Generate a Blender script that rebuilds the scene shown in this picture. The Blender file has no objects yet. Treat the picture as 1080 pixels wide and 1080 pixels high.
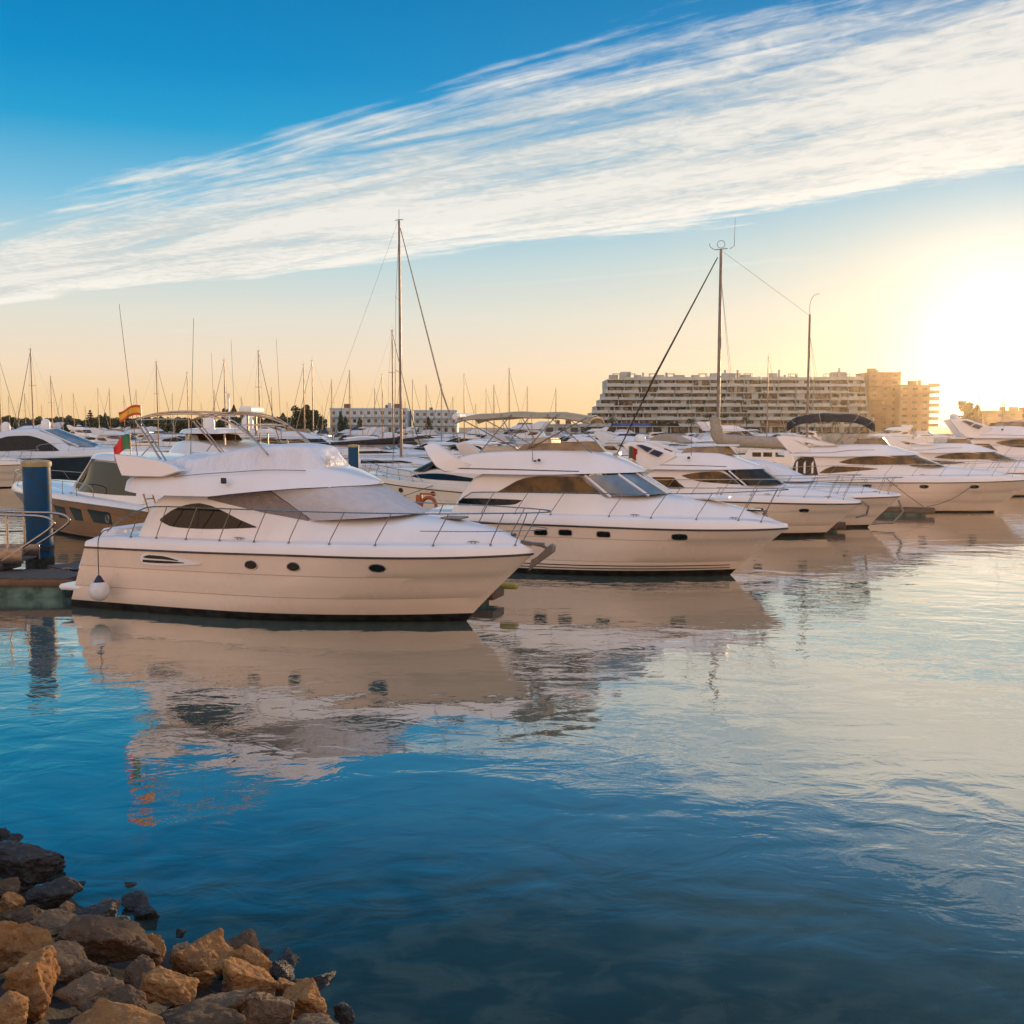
import bpy, bmesh, math, random
import numpy as np
from mathutils import Vector, Matrix, noise

R = math.radians
PI = math.pi
random.seed(7)
sc = bpy.context.scene
C = sc.collection

# ------------------------------------------------------------------ camera
CAM_H, HOR, FPX = 5.5, 447.0, 1080.0
PITCH = math.atan((540 - HOR) / FPX)
cd = bpy.data.cameras.new('camera')
cam = bpy.data.objects.new('camera', cd)
C.objects.link(cam)
cam.location = (0, 0, CAM_H)
cam.rotation_euler = (R(90) - PITCH, 0, 0)
cd.sensor_width = 36
cd.lens = 36
cd.clip_start = 0.1
cd.clip_end = 6000
sc.camera = cam

SUN_AZ, SUN_EL = R(25.2), R(3.9)
SUN = Vector((math.sin(SUN_AZ) * math.cos(SUN_EL), math.cos(SUN_AZ) * math.cos(SUN_EL), math.sin(SUN_EL)))

# ------------------------------------------------------------------ node helpers
def lin(r, g, b):
    f = lambda c: (c / 255 / 12.92) if c / 255 <= 0.04045 else ((c / 255 + 0.055) / 1.055) ** 2.4
    return (f(r), f(g), f(b), 1)

class NT:
    def __init__(s, nt):
        s.nt = nt
    def n(s, t, ins=None, **p):
        nd = s.nt.nodes.new(t)
        for k, v in p.items():
            setattr(nd, k, v)
        for k, v in (ins or {}).items():
            s.set(nd.inputs[k], v)
        return nd
    def set(s, sock, v):
        if isinstance(v, bpy.types.NodeSocket):
            s.nt.links.new(v, sock)
        else:
            sock.default_value = v
    def m(s, op, a, b=0.0, c=0.0):
        nd = s.n('ShaderNodeMath', operation=op)
        for i, v in enumerate((a, b, c)):
            s.set(nd.inputs[i], v)
        return nd.outputs[0]
    def ss(s, x, a, b, o0=0.0, o1=1.0):          # smoothstep from a to b
        nd = s.n('ShaderNodeMapRange', interpolation_type='SMOOTHSTEP')
        for k, v in (('Value', x), ('From Min', a), ('From Max', b), ('To Min', o0), ('To Max', o1)):
            s.set(nd.inputs[k], v)
        return nd.outputs[0]
    def mix(s, f, a, b, bt='MIX'):
        nd = s.n('ShaderNodeMix', data_type='RGBA', blend_type=bt)
        s.set(nd.inputs[0], f); s.set(nd.inputs[6], a); s.set(nd.inputs[7], b)
        return nd.outputs[2]
    def ramp(s, x, stops, interp='LINEAR'):
        nd = s.n('ShaderNodeValToRGB')
        cr = nd.color_ramp
        cr.interpolation = interp
        while len(cr.elements) < len(stops):
            cr.elements.new(0.5)
        for e, (p, c) in zip(cr.elements, stops):
            e.position = p
            e.color = c if len(c) == 4 else (*c, 1)
        s.set(nd.inputs[0], x)
        return nd.outputs[0]
    def noise(s, vec, scale, detail=4, rough=0.5, dist=0.0, out=0):
        nd = s.n('ShaderNodeTexNoise', {'Scale': scale, 'Detail': detail, 'Roughness': rough, 'Distortion': dist})
        if vec is not None:
            s.set(nd.inputs['Vector'], vec)
        return nd.outputs[out]
    def comb(s, x, y, z=0.0):
        return s.n('ShaderNodeCombineXYZ', {'X': x, 'Y': y, 'Z': z}).outputs[0]
    def vmap(s, vec, scale=(1, 1, 1), rot=(0, 0, 0), loc=(0, 0, 0)):
        return s.n('ShaderNodeMapping', {'Vector': vec, 'Scale': scale, 'Rotation': rot, 'Location': loc}).outputs[0]

# ------------------------------------------------------------------ sky
world = bpy.data.worlds.new('World')
sc.world = world
world.use_nodes = True
wt = world.node_tree
wt.nodes.clear()
w = NT(wt)
gen = w.n('ShaderNodeTexCoord').outputs['Generated']
sep = w.n('ShaderNodeSeparateXYZ', {0: gen})
dx, dy, dz = sep.outputs
dzp = w.m('MAXIMUM', dz, 0.0)
dotn = w.n('ShaderNodeVectorMath', operation='DOT_PRODUCT')
w.set(dotn.inputs[0], gen)
dotn.inputs[1].default_value = SUN
sdot = w.m('MAXIMUM', dotn.outputs['Value'], 0.0)
base = w.ramp(dzp, [
    (0.0, lin(249, 208, 152)), (0.022, lin(250, 214, 166)), (0.055, lin(246, 224, 196)), (0.10, lin(230, 227, 214)),
    (0.15, lin(192, 217, 222)), (0.20, lin(126, 194, 224)), (0.26, lin(36, 162, 212)), (0.31, lin(0, 142, 202)),
    (0.39, lin(0, 124, 186)), (0.46, lin(8, 92, 132)), (0.6, lin(30, 78, 106)), (1.0, lin(40, 84, 120))])
# sunward warm whitening
g1 = w.m('POWER', sdot, 16.0)
g2 = w.m('POWER', sdot, 130.0)
g3 = w.m('ADD', w.m('MULTIPLY', w.m('POWER', sdot, 420.0), 0.055), w.m('MULTIPLY', w.m('POWER', sdot, 4000.0), 0.16))
lowf = w.ss(dzp, 0.40, 0.05)
col = w.mix(w.m('MULTIPLY', w.m('MULTIPLY', g1, lowf), 0.42), base, lin(251, 233, 204))
# clouds lie in a flat layer: direction divided by its height
zc = w.m('MAXIMUM', dz, 0.035)
px = w.m('DIVIDE', dx, zc)
py = w.m('DIVIDE', dy, zc)
along = w.m('SUBTRACT', w.m('MULTIPLY', px, 0.811), w.m('MULTIPLY', py, 0.584))
across = w.m('ADD', w.m('MULTIPLY', px, 0.584), w.m('MULTIPLY', py, 0.811))
warp = w.noise(w.comb(w.m('MULTIPLY', along, 0.5), w.m('MULTIPLY', across, 0.7), 3.1), 1.0, 5, 0.6)
acw = w.m('ADD', across, w.m('MULTIPLY', w.m('SUBTRACT', warp, 0.5), 1.5))
lower = w.ss(acw, 5.05, 4.45)
upper = w.ss(w.m('ADD', acw, w.m('MULTIPLY', w.m('MINIMUM', w.m('ADD', along, 2.0), 0.0), 0.13)), 1.65, 3.0)
band = w.m('MULTIPLY', lower, upper)
# long streaks, slanted a little against the band
sa = w.m('ADD', w.m('MULTIPLY', px, 0.80), w.m('MULTIPLY', py, -0.60))
sb = w.m('ADD', w.m('MULTIPLY', px, 0.60), w.m('MULTIPLY', py, 0.80))
st1 = w.noise(w.comb(w.m('MULTIPLY', sa, 0.42), w.m('MULTIPLY', sb, 2.2), 1.7), 1.0, 9, 0.60, 1.0)
st2 = w.noise(w.comb(w.m('MULTIPLY', sa, 1.1), w.m('MULTIPLY', sb, 8.0), 5.2), 1.0, 8, 0.62, 1.2)
rip = w.noise(w.comb(w.m('MULTIPLY', along, 9.0), w.m('MULTIPLY', across, 13.0), 2.0), 1.0, 4, 0.6, 0.8)
body = w.m('ADD', w.m('MULTIPLY', st1, 0.72), w.m('MULTIPLY', st2, 0.28))
body = w.m('ADD', body, w.m('MULTIPLY', w.m('SUBTRACT', rip, 0.5), w.ss(px, -0.5, 1.0, 0.03, 0.20)))
thr = w.m('SUBTRACT', 0.75, w.m('MULTIPLY', band, 0.50))
cl = w.ss(body, thr, w.m('ADD', thr, 0.26))
cl = w.m('MULTIPLY', cl, w.ss(band, 0.0, 0.35))
# small stray wisps lower down
w1 = w.noise(w.comb(w.m('MULTIPLY', sa, 0.35), w.m('MULTIPLY', sb, 1.8), 9.4), 1.0, 6, 0.6, 0.5)
wisp = w.m('MULTIPLY', w.ss(w1, 0.58, 0.70), w.ss(across, 5.2, 6.2))
wisp = w.m('MULTIPLY', wisp, w.ss(px, 1.0, 3.2, 0.12, 0.55))
cl = w.m('MAXIMUM', cl, wisp)
cl = w.m('MULTIPLY', cl, w.ss(dz, 0.03, 0.075))
cl = w.m('MULTIPLY', cl, w.ss(dy, 0.0, 0.25))
shade = w.ss(w.m('ADD', w.m('MULTIPLY', st1, 0.6), w.m('MULTIPLY', rip, 0.30)), 0.34, 0.54)
shade = w.m('ADD', w.m('MULTIPLY', shade, 0.8), w.ss(acw, 3.9, 4.7, 0.0, 0.4))
ccol = w.mix(shade, lin(212, 215, 212), lin(254, 248, 238))
col = w.mix(w.m('MULTIPLY', cl, 0.94), col, ccol)
# the sun's own glow
col = w.mix(1.0, col, w.mix(1.0, (0.10, 0.075, 0.035, 1), w.n('ShaderNodeCombineColor', {0: g2, 1: g2, 2: g2}).outputs[0], 'MULTIPLY'), 'ADD')
col = w.mix(1.0, col, w.mix(1.0, (6.0, 6.6, 8.6, 1), w.n('ShaderNodeCombineColor', {0: g3, 1: g3, 2: g3}).outputs[0], 'MULTIPLY'), 'ADD')
# unseen sky behind the camera, raised to a rose fill for the hull sides
rear_fill = w.ss(dy, 0.15, -0.45)
rear_fillcol = w.ramp(dzp, [(0.0, (1.75, 0.98, 0.56, 1)), (0.22, (1.70, 1.02, 0.66, 1)), (0.42, (1.05, 0.84, 0.74, 1)), (0.65, (0.52, 0.66, 0.95, 1)), (1.0, (0.48, 0.66, 1.0, 1))])
col = w.mix(rear_fill, col, rear_fillcol)
# blue fill added to the unseen sky overhead, to light decks and tops
zenith_fill = w.m('MULTIPLY', w.ss(dz, 0.5, 0.85), 0.8)
col = w.mix(zenith_fill, col, (0.50, 0.68, 1.0, 1))
nish = w.n('ShaderNodeTexSky', sky_type='NISHITA', sun_disc=False, sun_elevation=SUN_EL, sun_rotation=SUN_AZ)
bg1 = w.n('ShaderNodeBackground', {'Color': nish.outputs[0], 'Strength': 0.004})
bg2 = w.n('ShaderNodeBackground', {'Color': col, 'Strength': 0.97})
addb = w.n('ShaderNodeAddShader', {0: bg1.outputs[0], 1: bg2.outputs[0]})
w.n('ShaderNodeOutputWorld', {'Surface': addb.outputs[0]})

sd = bpy.data.lights.new('sun', 'SUN')
sd.energy = 4.6
sd.angle = R(0.6)
sd.color = (1.0, 0.66, 0.34)
sun = bpy.data.objects.new('sun', sd)
C.objects.link(sun)
sun.rotation_euler = SUN.to_track_quat('Z', 'Y').to_euler()
sun.location = (60, 120, 40)

sc.view_settings.view_transform = 'Standard'
sc.view_settings.look = 'None'
sc.view_settings.exposure = 0.0
sc.view_settings.gamma = 1.0
sc.render.engine = 'CYCLES'
sc.cycles.use_denoising = True
sc.cycles.max_bounces = 7
sc.cycles.diffuse_bounces = 3
sc.cycles.glossy_bounces = 4
sc.cycles.volume_bounces = 0
sc.cycles.caustics_reflective = True
sc.cycles.blur_glossy = 1.0
sc.cycles.caustics_refractive = False
sc.cycles.sample_clamp_indirect = 6.0

# ------------------------------------------------------------------ pixel to world (photo is 1080 px square)
_c, _s = math.cos(PITCH), math.sin(PITCH)
def ray(u, v):
    x = (u - 540) / FPX; y = (540 - v) / FPX
    return Vector((x, _c + y * _s, -_s + y * _c))
def at(u, v, z=0.0):
    r = ray(u, v); t = (z - CAM_H) / r.z
    return Vector((t * r.x, t * r.y, z))
def atd(u, d):                                    # point on the water under column u at distance d
    return Vector(((u - 540) / FPX * d, d, 0))
def zat(v, d):                                    # height seen at row v at distance d
    return CAM_H + (HOR - v) / FPX * d

# ------------------------------------------------------------------ materials
MATS = {}
def mat(name, col=(.5, .5, .5), rough=.5, metal=0.0, coat=0.0, var=0.0, vscale=3.0, bump=0.0, bscale=20.0, spec=.5, col2=None, detail=5, stretch=(1, 1, 1), coord='Object', bd=.05):
    m = bpy.data.materials.new(name)
    m.use_nodes = True
    nt = m.node_tree
    nt.nodes.clear()
    q = NT(nt)
    p = q.n('ShaderNodeBsdfPrincipled', {'Roughness': rough, 'Metallic': metal, 'Coat Weight': coat, 'Coat Roughness': .08, 'Specular IOR Level': spec})
    q.n('ShaderNodeOutputMaterial', {'Surface': p.outputs[0]})
    tc = q.vmap(q.n('ShaderNodeTexCoord').outputs[coord], stretch)
    if var or col2:
        nz = q.noise(tc, vscale, detail, .6)
        c2 = col2 or tuple(max(0, c * (1 - var)) for c in col)
        q.set(p.inputs['Base Color'], q.mix(q.ss(nz, .35, .65), (*col, 1), (*c2, 1)))
        q.set(p.inputs['Roughness'], q.ss(nz, .3, .7, rough * .85, min(1, rough * 1.2)))
    else:
        p.inputs['Base Color'].default_value = (*col, 1)
    if bump:
        b = q.n('ShaderNodeBump', {'Strength': bump, 'Distance': bd, 'Height': q.noise(tc, bscale, detail, .6)})
        q.set(p.inputs['Normal'], b.outputs[0])
    MATS[name] = m
    return m

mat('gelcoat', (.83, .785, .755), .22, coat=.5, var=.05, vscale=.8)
mat('gelcoat_hull_warmlit', (.80, .62, .475), .25, coat=.35, var=.05, vscale=.8)  # warm bounce light on hull sides put into the gelcoat colour
mat('gelcoat_cream', (.80, .69, .56), .25, coat=.4, var=.06, vscale=.8)
mat('gelcoat_cool', (.62, .66, .69), .25, coat=.4, var=.05, vscale=.8)  # bluish shade of the far boats put into a darker gelcoat
mat('gelcoat_grey', (.55, .58, .60), .25, coat=.4, var=.06, vscale=.8)
mat('deck_white', (.80, .79, .77), .45, var=.06, vscale=2.0, bump=.08, bscale=60)
mat('bronze_hull', (.23, .095, .018), .35, spec=.25, var=.15, vscale=.7)
mat('navy_hull', (.02, .035, .05), .18, coat=.6, var=.2, vscale=.6)
mat('antifoul', (.007, .007, .008), .6, spec=.2, var=.5, vscale=4, col2=(.03, .03, .025))
mat('boot_line', (.05, .045, .04), .4)
mat('rubber', (.025, .025, .028), .55, var=.3, vscale=10)
mat('rail_dark', (.06, .05, .045), .35, metal=.4, var=.3, vscale=4)
mat('steel', (.40, .37, .34), .28, metal=1.0, var=.15, vscale=12)
mat('steel_dull', (.26, .23, .21), .38, metal=1.0, var=.25, vscale=8)
mat('glass_dark', (.010, .011, .011), .05, spec=.30, var=.4, vscale=1.2)
mat('glass_tan', (.15, .075, .018), .07, spec=.3, col2=(.035, .020, .008), vscale=1.6, detail=2)
mat('glass_blue', (.08, .13, .17), .05, spec=.9, col2=(.16, .22, .27), vscale=.9, detail=2)
mat('tarp_white', (.74, .745, .77), .6, var=.06, vscale=3, bump=1.0, bscale=2.2, detail=4, bd=.16, stretch=(1, .6, .35))
mat('tarp_grey', (.52, .50, .51), .7, var=.08, vscale=5, bump=.9, bscale=1.7, detail=4, bd=.14, stretch=(.5, 1.2, 1))
mat('tarp_mesh', (.25, .205, .19), .8, var=.15, vscale=7, bump=.2, bscale=5)
mat('glass_matte', (.012, .012, .012), .3, spec=.12)
mat('canvas_black', (.022, .02, .02), .8, var=.3, vscale=4, bump=.4, bscale=3)
mat('canvas_navy', (.02, .035, .085), .8, var=.3, vscale=4, bump=.4, bscale=3)
mat('canvas_blue', (.03, .10, .26), .8, var=.3, vscale=4, bump=.4, bscale=3)
mat('canvas_beige', (.36, .31, .25), .85, var=.15, vscale=4, bump=.5, bscale=3)
mat('canvas_tan', (.48, .36, .21), .8, var=.15, vscale=4, bump=.3, bscale=3)
mat('acrylic_tan', (.34, .21, .07), .12, spec=.6, col2=(.22, .13, .045), vscale=2)
mat('teak', (.30, .18, .09), .6, var=.35, vscale=6, stretch=(1, 8, 8))
mat('dock_plank', (.13, .105, .085), .8, var=.45, vscale=3, stretch=(1, 9, 1), bump=.3, bscale=9)
mat('float_green', (.11, .21, .17), .6, vscale=2.2, col2=(.035, .07, .055))
mat('float_dark', (.05, .06, .05), .8, var=.4, vscale=3)
mat('pile_blue', (.005, .075, .19), .4, vscale=3.5, col2=(.02, .06, .10), bump=.08, bscale=8, spec=.15)
mat('pile_cap', (.42, .33, .16), .5, var=.2, vscale=5)
mat('pile_fouled', (.045, .045, .035), .85, var=.5, vscale=6, bump=.8, bscale=12)
mat('rope', (.03, .03, .032), .9)
mat('rope_tan', (.22, .16, .09), .9)
mat('fender_white', (.72, .68, .64), .4, var=.12, vscale=6)
mat('fender_blue', (.01, .015, .05), .4)
mat('orange', (.42, .10, .03), .5, var=.2, vscale=8)
mat('yellow', (.42, .32, .05), .5, var=.2, vscale=8)
mat('white_paint', (.78, .77, .75), .4, var=.06, vscale=5)
mat('alu_mast', (.24, .20, .175), .45, metal=.3, var=.2, vscale=2)
mat('mast_brown', (.30, .20, .13), .4, metal=.3, var=.2, vscale=2)
mat('wire', (.16, .145, .13), .5, metal=.5)
mat('wood_dark', (.16, .08, .035), .5, var=.3, vscale=5)
mat('concrete', (.36, .34, .31), .9, var=.25, vscale=.4, bump=.3, bscale=3)
mat('land', (.20, .18, .14), .95, var=.3, vscale=.05)
mat('wall_white', (.42, .47, .46), .8, var=.14, vscale=.15)
mat('wall_cool', (.46, .57, .62), .8, var=.10, vscale=.15)
mat('wall_ochre', (.46, .33, .20), .85, var=.15, vscale=.15)
mat('wall_shed', (.42, .41, .39), .85, var=.15, vscale=.2)
mat('recess_shade', (.13, .13, .125), .9, var=.3, vscale=.3)  # back wall of the white building, balcony shade put into its colour
mat('window_far', (.035, .045, .055), .1, spec=.8, var=.4, vscale=.3)
mat('awning_blue', (.04, .10, .38), .8)
mat('awning_red', (.55, .25, .22), .8)
mat('red_cloth', (.55, .03, .03), .8)
mat('brown_roof', (.22, .12, .07), .9, var=.3, vscale=1)
mat('bark', (.10, .07, .045), .95, var=.4, vscale=3)
mat('leaf_dark', (.022, .042, .018), .7, col2=(.05, .07, .03), vscale=.35)
mat('leaf_olive', (.05, .065, .022), .7, col2=(.085, .09, .035), vscale=.35)
mat('seat_cream', (.60, .54, .45), .6, var=.1, vscale=4)

# rock: ochre and grey patches, rough grain, darker where it is wet by nature of the stone
def rock_mat(name, a, b, c, rough=.85, spec=.3):
    m = bpy.data.materials.new(name); m.use_nodes = True
    m.node_tree.nodes.clear(); q = NT(m.node_tree)
    tc = q.n('ShaderNodeTexCoord').outputs['Object']
    n1 = q.noise(tc, 3.2, 8, .65, .4); n2 = q.noise(tc, 14, 6, .7); n3 = q.noise(tc, 55, 4, .7)
    cc = q.mix(q.ss(n1, .38, .62), (*a, 1), (*b, 1))
    cc = q.mix(q.ss(n2, .52, .70), cc, (*c, 1))
    cc = q.mix(q.ss(n3, .58, .72), cc, tuple(x * .45 for x in a) + (1,))
    h = q.m('ADD', q.m('MULTIPLY', n2, .7), q.m('MULTIPLY', n3, .35))
    b_ = q.n('ShaderNodeBump', {'Strength': .9, 'Distance': .05, 'Height': h})
    p = q.n('ShaderNodeBsdfPrincipled', {'Base Color': cc, 'Roughness': rough, 'Normal': b_.outputs[0], 'Specular IOR Level': spec})
    q.n('ShaderNodeOutputMaterial', {'Surface': p.outputs[0]})
    MATS[name] = m
rock_mat('rock_ochre', (.36, .165, .05), (.25, .115, .045), (.42, .26, .12))
rock_mat('rock_grey', (.21, .125, .068), (.14, .09, .055), (.29, .195, .115))
rock_mat('rock_brown', (.13, .075, .04), (.085, .052, .032), (.20, .125, .07))
rock_mat('rock_wet', (.035, .032, .032), (.05, .042, .038), (.10, .092, .085), .5, .3)

mat('shore_gap_shade', (.035, .027, .02), .9, var=.4, vscale=3, bump=.8, bscale=9)  # ground darkened, shade of the gaps between boulders put into its colour
def flag_mat(name, bands, axis):
    m = bpy.data.materials.new(name); m.use_nodes = True
    m.node_tree.nodes.clear(); q = NT(m.node_tree)
    uv = q.n('ShaderNodeUVMap').outputs[0]
    sp = q.n('ShaderNodeSeparateXYZ', {0: uv})
    c = q.ramp(sp.outputs[axis], bands, 'CONSTANT')
    p = q.n('ShaderNodeBsdfPrincipled', {'Base Color': c, 'Roughness': .8})
    tr = q.n('ShaderNodeBsdfTranslucent', {'Color': c})
    mx = q.n('ShaderNodeMixShader', {0: .4, 1: p.outputs[0], 2: tr.outputs[0]})
    q.n('ShaderNodeOutputMaterial', {'Surface': mx.outputs[0]})
    MATS[name] = m
flag_mat('flag_portugal', [(0, (.05, .16, .08)), (.4, (.48, .04, .04))], 0)
flag_mat('flag_spain', [(0, (.42, .07, .03)), (.25, (.55, .32, .05)), (.75, (.42, .07, .03))], 1)

# ------------------------------------------------------------------ mesh building
class MB:
    def __init__(s):
        s.v = []; s.f = []; s.mi = []
    def vert(s, p):
        s.v.append((float(p[0]), float(p[1]), float(p[2]))); return len(s.v) - 1
    def face(s, ids, m=0):
        s.f.append(tuple(ids)); s.mi.append(m)
    def poly(s, pts, m=0):
        s.face([s.vert(p) for p in pts], m)
    def grid(s, rows, closed=False, m=0, mrow=None):
        ids = [[s.vert(p) for p in r] for r in rows]
        n = len(rows[0])
        for i in range(len(rows) - 1):
            for j in range(n if closed else n - 1):
                k = (j + 1) % n
                s.face((ids[i][j], ids[i + 1][j], ids[i + 1][k], ids[i][k]), mrow(i, j) if mrow else m)
        return ids
    def tube(s, pts, r, n=6, m=0, closed=False):
        pts = [Vector(p) for p in pts]
        if not hasattr(r, '__len__'):
            r = [r] * len(pts)
        rows = []
        nrm = None
        L = len(pts)
        for i, p in enumerate(pts):
            if closed:
                t = pts[(i + 1) % L] - pts[i - 1]
            else:
                t = pts[min(i + 1, L - 1)] - pts[max(i - 1, 0)]
            if t.length < 1e-9:
                t = Vector((0, 0, 1))
            t.normalize()
            if nrm is None:
                a = Vector((0, 0, 1)) if abs(t.z) < .9 else Vector((1, 0, 0))
                nrm = (a - t * a.dot(t)).normalized()
            else:
                nrm = nrm - t * nrm.dot(t)
                nrm = nrm.normalized() if nrm.length > 1e-6 else t.orthogonal().normalized()
            bn = t.cross(nrm)
            rows.append([p + (nrm * math.cos(2 * PI * k / n) + bn * math.sin(2 * PI * k / n)) * r[i] for k in range(n)])
        if closed:
            rows.append(rows[0])
        ids = s.grid(rows, True, m)
        if not closed:
            s.face(ids[0][::-1], m); s.face(ids[-1], m)
    def box(s, c, d, rz=0.0, m=0, taper=1.0):
        x, y, z = d[0] / 2, d[1] / 2, d[2] / 2
        cs, sn = math.cos(rz), math.sin(rz)
        ids = []
        for (a, b, e) in ((-1, -1, -1), (1, -1, -1), (1, 1, -1), (-1, 1, -1), (-1, -1, 1), (1, -1, 1), (1, 1, 1), (-1, 1, 1)):
            k = taper if e > 0 else 1
            px_, py_ = a * x * k, b * y * k
            ids.append(s.vert((c[0] + px_ * cs - py_ * sn, c[1] + px_ * sn + py_ * cs, c[2] + e * z)))
        for q in ((3, 2, 1, 0), (4, 5, 6, 7), (0, 1, 5, 4), (1, 2, 6, 5), (2, 3, 7, 6), (3, 0, 4, 7)):
            s.face([ids[k] for k in q], m)
    def rbox(s, c, d, rz=0.0, b=.03, m=0):          # box with chamfered vertical and top edges
        x, y, z = d[0] / 2, d[1] / 2, d[2] / 2
        cs, sn = math.cos(rz), math.sin(rz)
        def ring(ins, zz):
            o = []
            for (a, e) in ((1, -1), (1, 1), (-1, 1), (-1, -1)):
                X, Y = a * (x - ins), e * (y - ins)
                cc = b
                for (qx, qy) in (((0, -e) if a * e > 0 else (-a, 0)), ((-a, 0) if a * e > 0 else (0, -e))):
                    xx, yy = X + qx * cc, Y + qy * cc
                    o.append((c[0] + xx * cs - yy * sn, c[1] + xx * sn + yy * cs, c[2] + zz))
            return o
        ids = s.grid([ring(b * .6, -z), ring(0, -z + b), ring(0, z - b), ring(b * .6, z)], True, m)
        s.face(ids[0][::-1], m); s.face(ids[-1], m)
    def lathe(s, prof, c=(0, 0, 0), n=16, m=0):
        rows = [[(c[0] + r * math.cos(2 * PI * k / n), c[1] + r * math.sin(2 * PI * k / n), c[2] + z) for k in range(n)] for r, z in prof]
        ids = s.grid(rows, True, m)
        s.face(ids[0][::-1], m); s.face(ids[-1], m)
    def prism(s, poly, y0, y1, b=.04, m=0, lean=0.0):    # outline in x,z given thickness in y, edges eased
        cx = sum(p[0] for p in poly) / len(poly); cz = sum(p[1] for p in poly) / len(poly)
        zmin = min(p[1] for p in poly)
        def ring(y, ins):
            o = []
            for (x, z) in poly:
                d = math.hypot(x - cx, z - cz) or 1
                k = max(0, 1 - ins / d)
                o.append((cx + (x - cx) * k, y + lean * (z - zmin), cz + (z - cz) * k))
            return o
        sg = 1 if y1 > y0 else -1
        ids = s.grid([ring(y0, b), ring(y0 + sg * b, 0), ring(y1 - sg * b, 0), ring(y1, b)], True, m)
        s.face(ids[0][::-1], m); s.face(ids[-1], m)
    def build(s, name, mats, parent=None, ang=35, flat=False):
        me = bpy.data.meshes.new(name)
        me.from_pydata(s.v, [], s.f)
        if isinstance(mats, str):
            mats = [mats]
        for q in mats:
            me.materials.append(MATS[q])
        me.polygons.foreach_set('material_index', s.mi)
        bm = bmesh.new(); bm.from_mesh(me)
        bmesh.ops.recalc_face_normals(bm, faces=bm.faces)
        bm.to_mesh(me); bm.free()
        if not flat:
            me.polygons.foreach_set('use_smooth', [True] * len(me.polygons))
            me.set_sharp_from_angle(angle=R(ang))
        me.update()
        o = bpy.data.objects.new(name, me)
        C.objects.link(o)
        if parent:
            o.parent = parent
        return o

def tag(o, label, cat, group=None, kind=None):
    if label: o['label'] = label
    if cat: o['category'] = cat
    if group: o['group'] = group
    if kind: o['kind'] = kind
    return o
def thing(name, label, cat, loc=(0, 0, 0), rz=0.0, group=None, scale=1.0):
    o = bpy.data.objects.new(name, None)
    o.empty_display_size = .3
    C.objects.link(o)
    o.location = loc; o.rotation_euler = (0, 0, rz); o.scale = (scale,) * 3
    return tag(o, label, cat, group)
def copy_thing(root, loc, rz, label, group=None, scale=1.0, swap=None):
    r = root.copy(); C.objects.link(r)
    r.location = loc; r.rotation_euler = (0, 0, rz); r.scale = (scale,) * 3
    r['label'] = label
    if group: r['group'] = group
    def rec(src, dst):
        for ch in list(src.children):
            c = ch.copy(); C.objects.link(c); c.parent = dst
            if swap:
                for i, sl in enumerate(c.material_slots):
                    nm = sl.material.name
                    if nm in swap:
                        sl.link = 'OBJECT'; sl.material = MATS[swap[nm]]
            rec(ch, c)
    rec(root, r)
    return r

def pchip(xs, ys, xq):
    xs = np.asarray(xs, float); ys = np.asarray(ys, float); xq = np.asarray(xq, float)
    if len(xs) < 3:
        return np.interp(xq, xs, ys)
    h = np.diff(xs); d = np.diff(ys) / h
    m = np.zeros(len(xs))
    for i in range(1, len(xs) - 1):
        if d[i - 1] * d[i] > 0:
            w1, w2 = 2 * h[i] + h[i - 1], h[i] + 2 * h[i - 1]
            m[i] = (w1 + w2) / (w1 / d[i - 1] + w2 / d[i])
    m[0], m[-1] = d[0], d[-1]
    i = np.clip(np.searchsorted(xs, xq) - 1, 0, len(xs) - 2)
    t = np.clip((xq - xs[i]) / h[i], 0, 1)
    return ((2 * t**3 - 3 * t**2 + 1) * ys[i] + (t**3 - 2 * t**2 + t) * h[i] * m[i] + (-2 * t**3 + 3 * t**2) * ys[i + 1] + (t**3 - t**2) * h[i] * m[i + 1])

def smooth_path(pts, n=6):
    pts = [Vector(p) for p in pts]
    out = []
    for i in range(len(pts) - 1):
        p0, p1, p2, p3 = pts[max(i - 1, 0)], pts[i], pts[i + 1], pts[min(i + 2, len(pts) - 1)]
        for k in range(n):
            t = k / n
            out.append(.5 * ((2 * p1) + (p2 - p0) * t + (2 * p0 - 5 * p1 + 4 * p2 - p3) * t * t + (3 * p1 - p0 - 3 * p2 + p3) * t**3))
    out.append(pts[-1])
    return out

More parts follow.
